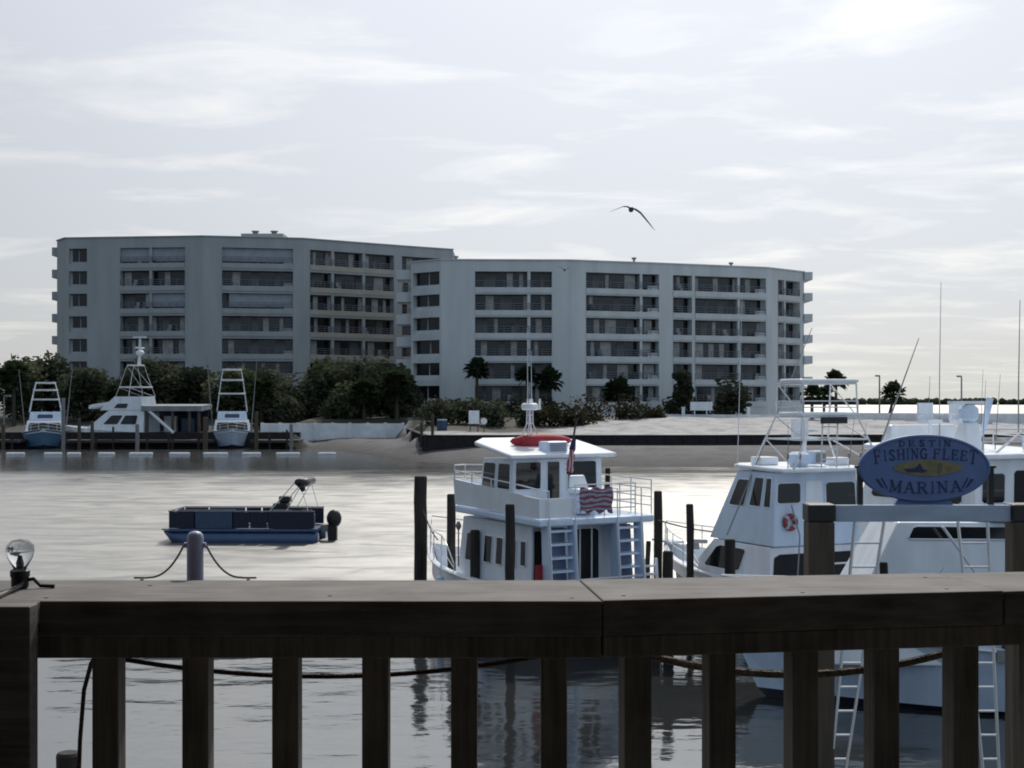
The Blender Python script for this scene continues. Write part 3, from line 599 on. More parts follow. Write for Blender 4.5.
# ------------------------------------------------------------------ boats: shared builders (x forward, y to port, z up from the waterline)
def hull(root, L, B, zs, zb, m, stripe=dark_hull, deck_drop=0.35, transom=0.9, n=18, full=0.45, band=0.10, lift=0.42):
    rings = []
    for i in range(n+1):
        t = i/n; q = max(0, (t-full)/(1-full))
        b = B/2*(transom + (1-transom)*sstep(0, 0.4, t))*(1-q**2.1) + 0.015
        s = zs + (zb-zs)*t**1.7
        bc = b*(0.93-0.42*q**1.2); xc = L*t*(1-0.055*q); zc = band + lift*q**2.2
        bw = bc*0.96; xw = L*t*(1-0.075*q); xk = L*t*(1-0.13*q)
        bi = max(0.008, b-0.09)
        rings.append([(xk, 0, -0.55+0.3*q**3), (xw, bw*0.9, -0.06), (xc, bc, zc), (L*t*(1-0.028*q), lerp(bc, b, 0.52), lerp(zc, s, 0.55)), (L*t, b, s), (L*t-0.02, bi, s+0.012), (L*t-0.03, bi, s-deck_drop), (L*t-0.03, 0, s-deck_drop+0.02)])
    def side(lo, hi, name, mm, par, cap=False):
        mb = MB(); k = hi-lo+1
        for sg in (1, -1):
            vs = [(p[0], p[1]*sg, p[2]) for r in rings for p in r[lo:hi+1]]
            mb.add(vs, [(i*k+j, (i+1)*k+j, (i+1)*k+j+1, i*k+j+1) for i in range(n) for j in range(k-1)])
        if cap:
            r = rings[0]; poly = [(p[0], p[1], p[2]) for p in r[lo:min(hi, 4)+1]] + [(p[0], -p[1], p[2]) for p in reversed(r[lo:min(hi, 4)+1])]
            mb.add(poly, [tuple(range(len(poly)))])
        return mb.build(name, mm, par, smooth=False)
    h = side(2, 5, 'hull', m, root, True); side(0, 2, 'boot_stripe', stripe, h, True); side(5, 7, 'deck', gel, root)
    rub = MB()
    for sg in (1, -1): rub.tube([(r[4][0], (r[4][1]+0.012)*sg, r[4][2]-0.03) for r in rings], 0.028, 6)
    rub.build('rub_rail', alu, root)
    return rings
def house(root, name, m, x0, x1, hw0, hw1, z0, z1, rf=0.0, rb=0.0, wins=(), win_m=None):
    """a tapered deck house; wins: (face, u0, u1, v0, v1)"""
    b = [(x0, hw0, z0), (x0, -hw0, z0), (x1, -hw0, z0), (x1, hw0, z0)]; t = [(x0+rb, hw1, z1), (x0+rb, -hw1, z1), (x1-rf, -hw1, z1), (x1-rf, hw1, z1)]
    mb = MB(); mb.hexa([*b, *t]); o = mb.build(name, m, root, bevel=0.03)
    V = Vector; b = [V(p) for p in b]; t = [V(p) for p in t]
    faces = {'back': (b[0], b[1], t[1], t[0]), 'star': (b[1], b[2], t[2], t[1]), 'front': (b[2], b[3], t[3], t[2]), 'port': (b[3], b[0], t[0], t[3])}
    for w in wins:
        f, u0, u1, v0, v1 = w[:5]; mm = w[5] if len(w) > 5 else (win_m or tint); nm = w[6] if len(w) > 6 else 'window'
        A, B_, C, D_ = faces[f]; nrm = (B_-A).cross(D_-A).normalized()
        if nrm.dot((A+C)/2 - (sum(b+t, V((0,0,0)))/8)) < 0: nrm = -nrm
        P = lambda u_, v_: A.lerp(B_, u_).lerp(D_.lerp(C, u_), v_)
        e = 0.10*min(u1-u0, v1-v0)
        outl = [P(u0+e, v0), P(u1-e, v0), P(u1, v0+e), P(u1, v1-e), P(u1-e, v1), P(u0+e, v1), P(u0, v1-e), P(u0, v0+e)]
        g = MB(); g.add([p+nrm*0.004 for p in outl]+[p+nrm*0.02 for p in outl], [tuple(range(8)), tuple(range(15, 7, -1))] + [(i, (i+1)%8, 8+(i+1)%8, 8+i) for i in range(8)])
        wo = g.build(nm, mm, o)
        if nm == 'window':
            fr = MB(); loop = outl+[outl[0]]; fr.tube([p+nrm*0.014 for p in loop], 0.018, 4); fr.build('window_frame', gel, wo)
    return o, faces
def slab(root, name, m, x0, x1, hw, z0, z1, rise=0.0, bev=0.04, rnd_=0.25):
    pl = [(x0, -hw), (x1-rnd_, -hw), (x1, -hw+rnd_), (x1, hw-rnd_), (x1-rnd_, hw), (x0, hw)]
    mb = MB(); mb.prism(pl, z0, z1); mb.v = [(a, b, c+rise*(a-x0)/(x1-x0)) for a, b, c in mb.v]
    return mb.build(name, m, root, bevel=bev)
def tower(root, xc, base, tiers, m=alu_w, top_m=gel):
    """pipe tower; base: (half length, half width, z); tiers: (half length, half width, z, has platform)"""
    prev = base; pipes = MB(); r = 0.021 if base[1] < 1.5 else 0.05
    for k, (hl, hw, z, plat) in enumerate(tiers):
        for sx in (1, -1):
            for sy in (1, -1): pipes.tube([(xc+sx*prev[0], sy*prev[1], prev[2]), (xc+sx*hl, sy*hw, z)], r, 6)
        for sx in (1, -1): pipes.tube([(xc+sx*hl, -hw, z), (xc+sx*hl, hw, z)], r, 6)
        for sy in (1, -1):
            pipes.tube([(xc-hl, sy*hw, z), (xc+hl, sy*hw, z)], r, 6)
            pipes.tube([(xc-prev[0], sy*prev[1], prev[2]), (xc+hl, sy*hw, z)], r*0.8, 6)
        if plat == 2: pipes.tube([(xc-hl, -hw, z-0.25), (xc-hl, hw, z-0.25)], r, 6)
        prev = (hl, hw, z)
    t = pipes.build('tower', m, root)
    for (hl, hw, z, plat) in tiers:
        if plat: slab(t, 'tower_platform', top_m, xc-hl*1.08, xc+hl*1.12, hw*1.08, z+r, z+r+0.09, rnd_=hw*0.3)
    return t
def bow_rail(root, rings, i0, h, m=alu, r=0.016, mid=True):
    mb = MB(); tops = {}
    for sg in (1, -1):
        ps = [(rg[4][0], (rg[4][1]-0.05)*sg if rg[4][1] > 0.1 else 0.02*sg, rg[4][2]) for rg in rings[i0:]]
        mb.tube([(p[0]+0.02*(k>len(ps)-4), p[1], p[2]+h*min(1, 0.25+k*0.5)) for k, p in enumerate(ps)], r, 6)
        if mid: mb.tube([(p[0], p[1], p[2]+h*0.5*min(1, 0.25+k*0.5)) for k, p in enumerate(ps)], r*0.7, 5)
        for k, p in enumerate(ps):
            if k % 2 == 0: mb.tube([p, (p[0], p[1], p[2]+h*min(1, 0.25+k*0.5))], r*0.8, 5)
    return mb.build('bow_rail', m, root)
def heading(dx, dy): return math.atan2(dy, dx)

# ------------------------------------------------------------------ white two-deck charter boat in the middle
hx, hy = -0.51, 0.86
cb = thing('charter_boat', 'white two-deck charter boat with twin stern stairs, moored among pilings in the middle', 'boat', (1.95, 31.2, 0), heading(hx, hy))
rg = hull(cb, 8.1, 3.15, 1.25, 1.62, gel, deck_drop=0.55, full=0.40, band=0.75, lift=0.2)
# lower cabin with side windows and a dark doorway aft
house(cb, 'lower_cabin', gel, 0.75, 4.3, 1.32, 1.30, 0.85, 2.72, 0.35, 0.0,
      [('port', 0.86, 0.93, 0.50, 0.80), ('port', 0.70, 0.80, 0.46, 0.80), ('port', 0.53, 0.62, 0.46, 0.80), ('port', 0.36, 0.47, 0.46, 0.80), ('port', 0.10, 0.26, 0.44, 0.80), ('star', 0.2, 0.4, .45, .8), ('star', 0.5, 0.7, .45, .8),
       ('back', 0.37, 0.68, 0.02, 0.93, dark_open, 'doorway'), ('back', 0.02, 0.10, 0.05, 0.93, dark_open, 'doorway'), ('front', 0.1, 0.45, .5, .85), ('front', 0.55, 0.9, .5, .85)])
pipe = MB(); 
for yy in (0.16, -0.16): pipe.tube([(0.55, yy, 0.7), (0.55, yy, 2.72)], 0.02, 6)
pipe.build('awning_post', alu_w, cb)
slab(cb, 'upper_deck', gel_b, 0.05, 4.6, 1.55, 2.74, 2.90, rise=0.10, rnd_=0.7)
# bulwark round the upper deck: port side, rear port corner, forward
bw = MB(); bw.hexa([(0.15, 1.50, 2.92), (4.0, 1.50, 3.0), (4.0, 1.46, 3.0), (0.15, 1.46, 2.92), (0.15, 1.52, 3.36), (4.0, 1.54, 3.62), (4.0, 1.48, 3.62), (0.15, 1.48, 3.36)])
bw.hexa([(0.12, 0.62, 2.92), (0.12, 1.50, 2.92), (0.17, 1.50, 2.92), (0.17, 0.62, 2.92), (0.10, 0.62, 3.36), (0.10, 1.52, 3.36), (0.16, 1.52, 3.36), (0.16, 0.62, 3.36)])
bw.hexa([(4.0, 1.5, 3.0), (4.55, 0.9, 3.0), (4.5, 0.9, 3.0), (3.96, 1.5, 3.0), (4.0, 1.54, 3.6), (4.6, 0.9, 3.6), (4.53, 0.9, 3.6), (3.96, 1.48, 3.6)])
bw.box(4.55, 4.6, -0.9, 0.9, 3.0, 3.55); bw.build('bulwark', gel, cb)
rl = MB()
def rail_run(mb, pts, h0, nbar, r=0.016, posts=True, z_off=0.0):
    for k in range(nbar):
        z = h0*(k+1)/nbar; mb.tube([(p[0], p[1], p[2]+z) for p in pts], r, 6)
    if posts:
        for p in pts: mb.tube([p, (p[0], p[1], p[2]+h0)], r, 6)
rail_run(rl, [(0.2, 1.5, 3.34), (1.2, 1.51, 3.42), (2.2, 1.52, 3.48), (3.1, 1.53, 3.55), (4.0, 1.51, 3.6)], 0.22, 1)
rail_run(rl, [(4.0, 1.51, 3.6), (4.58, 0.9, 3.58), (4.6, 0, 3.55), (4.58, -0.9, 3.58), (4.0, -1.5, 3.0)], 0.35, 2)
rail_run(rl, [(0.1, 0.58, 2.92), (0.1, 0.25, 2.92), (0.1, -0.2, 2.92), (0.1, -0.62, 2.92), (0.1, -1.05, 2.92)], 0.72, 4)
rail_run(rl, [(0.1, -1.5, 2.92), (0.9, -1.5, 2.93), (1.7, -1.5, 2.95), (2.5, -1.5, 2.97), (3.2, -1.5, 2.98), (4.0, -1.5, 3.0)], 0.78, 4)
rl.build('deck_railing', alu_w, cb)
# wheelhouse
wh, whf = house(cb, 'wheelhouse', gel, 1.7, 3.35, 1.25, 1.22, 2.95, 4.16, 0.25, 0.0,
      [('back', 0.02, 0.30, 0.42, 0.95), ('back', 0.37, 0.51, 0.20, 0.95), ('back', 0.60, 0.93, 0.36, 0.95), ('port', 0.55, 0.93, 0.42, 0.92), ('port', 0.08, 0.47, 0.42, 0.92), ('star', 0.1, 0.45, .42, .92), ('star', .55, .9, .42, .92), ('front', .05, .32, .4, .92), ('front', .37, .63, .4, .92), ('front', .68, .95, .4, .92)])
slab(cb, 'wheelhouse_roof', gel, 1.42, 3.55, 1.47, 4.18, 4.28, rise=0.34, bev=0.045, rnd_=0.45)
rb = MB()
rb.sphere((2.5, -0.02, 4.55), (0.2, 0.86, 0.17), 18, 8); rb.box(2.35, 2.62, -0.6, 0.6, 4.36, 4.56); rb.build('raft_cover', red_m, cb, smooth=True)
ac = MB(); ac.box(1.62, 2.05, -0.22, 0.34, 4.27, 4.56); aco = ac.build('hatch_box', gel_b, cb, bevel=0.04)
g2 = MB(); 
for k in range(5): g2.box(1.605, 1.618, -0.16, 0.28, 4.34+k*0.04, 4.36+k*0.04)
g2.build('grille', mat('grille_grey', (0.2, 0.23, 0.3), 0.5), aco)
# radar mast: lattice, open array, whips
ms = MB(); mc = Vector((2.75, 0.14, 4.5))
for dx, dy in ((0.22, 0.22), (0.22, -0.22), (-0.22, 0.22), (-0.22, -0.22)): ms.tube([(mc.x+dx, mc.y+dy, 4.40), (mc.x+dx*0.25, mc.y+dy*0.25, 4.95), (mc.x+dx*0.2, mc.y+dy*0.2, 5.55)], 0.018, 6)
for z in (4.72, 4.95, 5.15, 5.35): ms.box(mc.x-0.06, mc.x+0.06, mc.y-0.06, mc.y+0.06, z, z+0.02)
mo = ms.build('radar_mast', alu_w, cb)
rd_ = MB(); rd_.tube([(mc.x, mc.y, 5.28), (mc.x, mc.y, 5.31), (mc.x, mc.y, 5.42), (mc.x, mc.y, 5.45)], [0.16, 0.2, 0.2, 0.15], 14); rd_.build('radar_dome', gel, mo)
for dy, zt in ((0.06, 7.25), (-0.05, 6.7)): a = MB(); a.tube([(mc.x, mc.y+dy, 5.4), (mc.x+0.02, mc.y+dy, zt)], [0.012, 0.005], 6); a.build('antenna', alu_w, mo)
a = MB(); a.tube([(mc.x, mc.y-0.28, 5.3), (mc.x, mc.y-0.28, 5.55)], 0.03, 6); a.box(mc.x-0.02, mc.x+0.02, mc.y-0.3, mc.y, 5.29, 5.32); a.build('nav_light', alu_w, mo)
# stern stairs
def stair(y0, y1):
    s = thing_part = MB()
    x_top, x_bot, zt, zb_ = 0.15, -0.02, 2.78, 0.72
    for y in (y0, y1): s.hexa([(x_bot-0.10, y-0.035, zb_), (x_bot+0.25, y-0.035, zb_), (x_bot+0.25, y+0.035, zb_), (x_bot-0.10, y+0.035, zb_), (x_top-0.12, y-0.035, zt), (x_top+0.16, y-0.035, zt), (x_top+0.16, y+0.035, zt), (x_top-0.12, y+0.035, zt)])
    st = s.build('stair', gel_b, cb)
    for k in range(7):
        q = MB(); t = (k+0.5)/7; x = lerp(x_bot, x_top, t); z = lerp(zb_, zt, t)
        q.box(x-0.04, x+0.30, y0+0.036, y1-0.036, z-0.025, z+0.025); q.build('step', gel_b, st)
    b_ = MB(); b_.hexa([(x_bot+0.27, y0+0.04, zb_), (x_bot+0.29, y0+0.04, zb_), (x_bot+0.29, y1-0.04, zb_), (x_bot+0.27, y1-0.04, zb_), (x_top+0.27, y0+0.04, zt-0.1), (x_top+0.29, y0+0.04, zt-0.1), (x_top+0.29, y1-0.04, zt-0.1), (x_top+0.27, y1-0.04, zt-0.1)])
    b_.build('riser_panel', mat('stair_riser', (0.16, 0.20, 0.30), 0.5), st)
    h = MB()
    for y in (y0, y1): h.tube([(x_bot-0.1, y, zb_+0.4), (x_top-0.1, y, zt+0.35), (x_top-0.1, y, zt+0.75), (x_top+0.12, y, zt+0.75)], 0.016, 6)
    h.build('handrail', alu_w, st)
stair(0.62, 1.30); stair(-1.18, -0.52)
# stern rail, cleats, bow rail, red fender panel, mooring post with ball
s = MB(); s.tube([(-0.03, 1.45, 1.55), (-0.05, 0, 1.55), (-0.03, -1.45, 1.55)], 0.022, 6)
for y in (1.42, 0.5, -0.45, -1.42): s.tube([(-0.03, y, 1.2), (-0.04, y, 1.55)], 0.02, 6)
s.build('stern_rail', alu_w, cb)
bow_rail(cb, rg, 9, 0.75, alu_w, 0.018)
m = MB(); m.box(0.25, 0.30, 1.33, 1.5, 1.2, 1.9); m.build('red_fire_box', red_m, cb)
m = MB(); m.tube([(3.6, 1.62, 1.55), (3.6, 1.62, 2.5)], 0.02, 6); m.tube([(3.6, 1.62, 2.42), (3.6, 1.62, 2.52), (3.6, 1.62, 2.62)], [0.03, 0.08, 0.03], 8); m.build('stanchion', pole_m, cb)
m = MB(); m.box(5.0, 5.9, -0.5, 0.5, 1.0, 1.55); m.build('foredeck_hatch', gel, cb, bevel=0.05)
# flag furled on a raked black staff
fl = thing('furled_flag', 'furled red striped flag on a raked black staff above the charter boat wheelhouse', 'flag', tuple(at(567.5, 474, 31.9)))
m = MB(); m.tube([(0, 0, 0), (0.2, 0, 1.22)], 0.022, 8); m.tube([(0.2, 0, 1.22), (0.206, 0, 1.27)], 0.032, 8); m.build('staff', black_m, fl)
m = MB(); random.seed(5)
pts = []; rr = []
for k in range(15):
    t = k/14; pts.append((0.03+0.12*t+0.015*math.sin(k*1.3), -0.03, 0.06+0.72*t)); rr.append(0.085*(1-0.4*t)*(1+0.12*math.sin(k*2.1)))
m.tube(pts, rr, 14)
def stripes(name, c1, c2, scale, axis, dist=2.0):
    mm = bpy.data.materials.new(name); mm.use_nodes = True; t = mm.node_tree; b = t.nodes['Principled BSDF']; b.inputs['Roughness'].default_value = 0.8
    co = N(t, 'ShaderNodeTexCoord'); wv = N(t, 'ShaderNodeTexWave', bands_direction=axis); wv.inputs['Scale'].default_value = scale; wv.inputs['Distortion'].default_value = dist; wv.inputs['Detail'].default_value = 1
    t.links.new(co.outputs['Object'], wv.inputs['Vector']); rp = N(t, 'ShaderNodeValToRGB'); rp.color_ramp.interpolation = 'CONSTANT'
    rp.color_ramp.elements[0].color = (*c1, 1); rp.color_ramp.elements[1].position = 0.55; rp.color_ramp.elements[1].color = (*c2, 1)
    t.links.new(wv.outputs[0], rp.inputs[0]); t.links.new(rp.outputs[0], b.inputs['Base Color']); return mm
m.build('cloth', stripes('flag_stripes', (0.36, 0.03, 0.05), (0.5, 0.46, 0.48), 4.0, 'X', 3.0), fl, smooth=True)
m = MB(); m.tube([(0.1, -0.05, 0.56), (0.15, -0.05, 0.80)], [0.07, 0.045], 12); m.build('canton', mat('flag_navy', (0.03, 0.03, 0.09), 0.8), fl, smooth=True)
# striped cloth hung on the rear rail of the upper deck
Mloc = Matrix.Translation((1.95, 31.2, 0)) @ Matrix.Rotation(heading(hx, hy), 4, 'Z')
clo = MB(); nu, nv = 20, 8
for j in range(nv+1):
    for i in range(nu+1):
        y = lerp(0.50, -0.38, i/nu); z = lerp(3.56, 3.02 + 0.05*math.sin(i*0.9), j/nv); clo.v.append(tuple(Mloc @ Vector((0.04+0.03*math.sin(i*1.1+j*0.9)+0.02*math.sin(i*2.3-j), y, z+0.03*math.sin(i*0.8)*(1-j/nv)))))
for j in range(nv):
    for i in range(nu): k = j*(nu+1)+i; clo.f.append((k, k+1, k+nu+2, k+nu+1))
c_ = clo.build('striped_cloth', stripes('red_white_cloth', (0.24, 0.07, 0.11), (0.33, 0.37, 0.46), 3.0, 'Z', 4.5), smooth=True); sol = c_.modifiers.new('solid', 'SOLIDIFY'); sol.thickness = 0.012
tag(c_, 'red and white striped cloth hung over the upper rear rail of the charter boat', 'cloth')
wt = thing('deck_seat', 'white seat standing behind the striped cloth on the upper deck', 'seat', tuple(Mloc @ Vector((0.75, -0.05, 2.94))), heading(hx, hy))
m = MB(); m.box(-0.2, 0.2, -0.25, 0.25, 0.0, 0.45); m.build('base', gel_b, wt, bevel=0.03)
m = MB(); m.box(-0.24, 0.24, -0.3, 0.3, 0.452, 0.58); m.build('seat', gel, wt, bevel=0.05); m = MB(); m.hexa([(0.14, -0.26, 0.582), (0.22, -0.26, 0.582), (0.22, 0.26, 0.582), (0.14, 0.26, 0.582), (0.22, -0.2, 0.86), (0.28, -0.2, 0.86), (0.28, 0.2, 0.86), (0.22, 0.2, 0.86)]); m.build('backrest', gel, wt, bevel=0.03)

# ------------------------------------------------------------------ sportfisher with tower, left of the sign
hx2, hy2 = -0.42, 0.9075
sa = thing('sportfishing_boat', 'white sportfishing boat with pipe tower and red life ring, left of the marina sign', 'boat', (8.35, 32.0, 0), heading(hx2, hy2))
rga = hull(sa, 9.3, 3.2, 1.0, 1.42, gel, deck_drop=0.4, band=0.72, lift=0.12)
house(sa, 'salon', gel, 2.3, 6.3, 1.38, 1.30, 0.75, 1.98, 1.5, 0.0, [('back', 0.04, 0.96, 0.25, 0.86, dark_open, 'doorway'), ('port', 0.14, 0.62, 0.42, 0.90), ('star', 0.3, 0.9, 0.42, 0.9), ('front', 0.08, 0.92, 0.2, 0.85)])
ho, hf = house(sa, 'bridge_house', gel_b, 2.2, 5.0, 1.30, 1.20, 2.0, 3.78, 1.15, 0.05,
      [('back', 0.02, 0.30, 0.58, 0.86), ('back', 0.60, 0.97, 0.50, 0.86), ('port', 0.52, 0.74, 0.52, 0.92), ('port', 0.80, 0.93, 0.52, 0.92), ('port', 0.12, 0.42, 0.50, 0.88), ('star', .1, .4, .5, .9), ('star', .5, .9, .5, .9), ('front', .05, .47, .5, .92), ('front', .53, .95, .5, .92),
       ('back', 0.36, 0.56, 0.10, 0.88, gel, 'cabin_door')])
slab(sa, 'bridge_roof', gel, 1.75, 4.25, 1.32, 3.79, 3.89, rise=0.05, rnd_=0.4)
m = MB(); m.tube([(2.5, 0.35, 3.9), (2.5, 0.35, 4.0), (2.5, 0.35, 4.2), (2.5, 0.35, 4.26)], [0.2, 0.26, 0.26, 0.16], 14); m.build('radar_dome', gel_b, sa)
m = MB(); m.box(2.35, 2.7, -0.38, -0.02, 3.95, 4.28); lb = m.build('instrument_box', gel_b, sa, bevel=0.03)
m = MB(); m.box(2.335, 2.348, -0.35, -0.05, 4.0, 4.22); m.build('box_face', pole_m, lb)
tw = tower(sa, 2.25, (0.85, 1.28, 3.9), [(0.78, 0.95, 4.58, 0), (0.55, 0.80, 5.12, 1), (0.5, 0.80, 5.92, 1)])
m = MB(); m.box(1.6, 1.7, -0.42, 0.30, 4.96, 5.11); m.build('tower_drawer', black_m, tw)
m = MB(); rail_run(m, [(1.68, 0.8, 5.2), (1.68, -0.8, 5.2), (2.78, -0.82, 5.2), (2.78, 0.82, 5.2), (1.68, 0.8, 5.2)], 0.3, 2, 0.014); m.build('tower_rail', alu_w, tw)
m = MB()
for yy in (-0.25, 0.2): m.tube([(1.8, yy, 3.9), (1.75, yy, 5.1)], 0.02, 6)
for k in range(4): m.tube([(1.79-0.01*k, -0.25, 4.1+0.26*k), (1.79-0.01*k, 0.2, 4.1+0.26*k)], 0.016, 6)
m.build('tower_ladder', alu_w, tw)
def outrigger(root, p0, p1, r=0.022): q = MB(); q.tube([p0, Vector(p0).lerp(Vector(p1), 0.55), p1], [r, r*0.8, r*0.4], 6); q.build('outrigger', pole_m, root)
inv = (Matrix.Translation((8.35, 32.0, 0)) @ Matrix.Rotation(heading(hx2, hy2), 4, 'Z')).inverted()
outrigger(sa, inv @ at(727, 535, 34.3), inv @ at(812, 328, 34.8))
m = MB(); m.tube([inv @ at(737, 480, 34.6), inv @ at(742, 300, 34.6)], [0.012, 0.005], 5); m.build('antenna', alu_w, sa)
bow_rail(sa, rga, 10, 0.62, alu, 0.018)
m = MB(); pb = Vector(rga[-1][4]); m.box(pb.x-0.6, pb.x+0.45, -0.2, 0.2, pb.z+0.02, pb.z+0.08); pu = m.build('bow_pulpit', gel, sa)
m = MB(); m.tube([(pb.x-1.9, 0.2, 1.42), (pb.x-1.9, 0.2, 1.65)], [0.12, 0.09], 10); m.tube([(pb.x-2.0, -0.1, 1.62), (pb.x-2.0, 0.45, 1.66)], 0.06, 8); m.build('windlass', pole_m, sa)
m = MB(); m.box(0.5, 1.7, -0.7, 0.3, 0.62, 1.15); m.build('bait_station', gel_b, sa, bevel=0.04)
m = MB(); m.tube([(1.85, 0.9, 0.65), (1.7, 0.9, 2.3), (2.1, 0.85, 3.0)], 0.02, 6); m.build('rod_pole', pole_m, sa)
A, B_, C_, D_ = hf['back']; pr = A.lerp(B_, 0.17).lerp(D_.lerp(C_, 0.17), 0.33) + Vector((-0.06, 0, 0))
lr = thing('life_ring', 'small red and white life ring hung on the rear wall of the tower boat', 'life ring', tuple((Matrix.Translation((8.35, 32.0, 0)) @ Matrix.Rotation(heading(hx2, hy2), 4, 'Z')) @ pr), heading(hx2, hy2))
m = MB(); m.torus((0, 0, 0), (0, 1, 0), (0, 0, 1), 0.155, 0.058, 28, 10); m.build('ring', ring_red, lr, smooth=True)
for k in range(4):
    a = math.pi/4 + k*math.pi/2; m = MB(); c = Vector((0, math.cos(a), math.sin(a)))*0.155; tdir = Vector((0, -math.sin(a), math.cos(a))); m.tube([c-tdir*0.035, c+tdir*0.035], 0.066, 12); m.build('band', orange_w, lr)

# ------------------------------------------------------------------ big white boat under the sign, broadside
sb = thing('motor_yacht', 'large white motor yacht lying broadside under the marina sign, bow to the left', 'boat', (15.6, 25.4, 0), heading(-0.998, 0.06))
rgb = hull(sb, 11.7, 3.7, 0.98, 1.5, gel_b, deck_drop=0.25, full=0.4, band=0.06, lift=0.12)
house(sb, 'cabin', gel, 2.2, 10.0, 1.35, 1.05, 0.85, 3.35, 1.3, 0.3, [('port', 0.05, 0.46, 0.88, 0.97), ('port', 0.50, 0.74, 0.88, 0.97), ('back', 0.3, 0.7, 0.1, 0.85)])
slab(sb, 'cabin_roof', gel, 1.9, 7.5, 1.22, 3.37, 3.47, rnd_=0.5)
bow_rail(sb, rgb, 8, 0.75, alu_w, 0.022)
m = MB()
for x0, x1 in ((6.6, 8.0), (4.6, 6.0)): m.tube([(x0, 1.62, 1.25), (x1, 1.42, 3.3)], 0.03, 6); m.tube([(x1+0.9, 1.62, 1.3), (x1, 1.42, 2.6)], 0.025, 6)
m.build('side_rail', alu_w, sb)
m = MB(); m.tube([(7.9, 1.3, 1.62), (7.9, 1.55, 1.62)], 0.22, 12); m.build('porthole', tint, sb)
m = MB()
for k in range(4): m.box(3.6+k*0.9, 4.3+k*0.9, 1.42, 1.66, 1.02, 1.22+0.08*(k%2))
m.build('deck_locker', navy, sb, bevel=0.03)
m = MB(); m.box(6.85, 7.15, 1.56, 1.72, 1.0, 1.2); m.build('cleat_block', pole_m, sb)

# ------------------------------------------------------------------ white cabin boat behind the sign
sc_ = thing('cabin_cruiser', 'white cabin cruiser with rounded dark door and radar mast, behind the sign', 'boat', (13.6, 33.2, 0), heading(-0.40, 0.9165))
rgc = hull(sc_, 11.5, 4.0, 1.3, 1.9, gel)
cho, chf = house(sc_, 'cabin', gel, 2.0, 7.2, 1.62, 1.5, 1.2, 4.05, 1.2, 0.0, [('back', 0.40, 0.64, 0.42, 0.90, dark_open, 'doorway'), ('port', 0.55, 0.9, 0.6, 0.9), ('port', 0.1, 0.45, 0.6, 0.9), ('back', 0.06, 0.3, 0.62, 0.88), ('back', 0.74, 0.95, 0.62, 0.88), ('star', .1, .9, .6, .9), ('front', .05, .95, .55, .9)])
slab(sc_, 'cabin_roof', gel, 1.6, 6.6, 1.75, 4.07, 4.20, rise=0.15, rnd_=0.5)
m = MB(); m.hexa([(3.1, 0.22, 4.2), (3.1, 0.9, 4.2), (3.7, 0.9, 4.2), (3.7, 0.22, 4.2), (3.2, 0.35, 4.95), (3.2, 0.75, 4.95), (3.5, 0.75, 4.95), (3.5, 0.35, 4.95)]); mm_ = m.build('radar_mast', gel, sc_, bevel=0.04)
m = MB(); m.tube([(3.35, 0.55, 4.95), (3.35, 0.55, 5.05), (3.35, 0.55, 5.3), (3.35, 0.55, 5.4)], [0.12, 0.25, 0.25, 0.14], 14); m.build('radar_dome', gel_b, mm_)
m = MB(); m.box(3.25, 3.45, 0.0, 1.15, 5.42, 5.5); m.build('radar_array', gel, mm_)
invc = (Matrix.Translation((13.6, 33.2, 0)) @ Matrix.Rotation(heading(-0.40, 0.9165), 4, 'Z')).inverted()
for px, y1, Y, r in ((941, 282, 38.5, 0.016), (930, 376, 38.8, 0.014), (1020, 300, 36.0, 0.02), (983, 370, 37, 0.01)):
    m = MB(); b0 = invc @ at(px-1.5, 436, Y); m.tube([b0, (b0.x, b0.y, (invc @ at(px, lerp(436, y1, 0.35), Y)).z), invc @ at(px, y1, Y)], [r, r*0.8, r*0.4], 6); m.build('antenna', pole_m, sc_)
outrigger(sc_, invc @ at(882, 440, 38), invc @ at(919, 338, 38), 0.026)
m = MB(); m.tube([invc @ at(990, 398, 36.5), invc @ at(984, 428, 36.5), invc @ at(980, 438, 36.5)], [0.09, 0.07, 0.06], 8); m.build('horn', gel_b, sc_)
m = MB(); m.tube([invc @ at(1030, 425, 35), invc @ at(975, 470, 34.6)], 0.03, 6); m.build('stay_pole', alu_w, sc_)
m = MB(); m.box(-0.1, 1.9, -1.7, 1.7, 2.55, 2.68); m.build('cockpit_cover', gel, sc_, bevel=0.04)
m = MB()
for yy in (-1.6, 1.6, 0.5): m.tube([(0.0, yy, 1.3), (0.0, yy, 2.55)], 0.03, 6)
m.tube([(-0.12, 1.7, 3.1), (-0.12, -1.7, 3.1)], 0.025, 6)
for yy in (-1.7, -0.6, 0.6, 1.7): m.tube([(-0.12, yy, 2.68), (-0.12, yy, 3.1)], 0.02, 6)
m.build('cockpit_frame', alu_w, sc_)
m = MB(); m.box(0.4, 1.5, -0.9, 0.7, 2.682, 3.0); m.build('cover_locker', navy_lt, sc_, bevel=0.05)

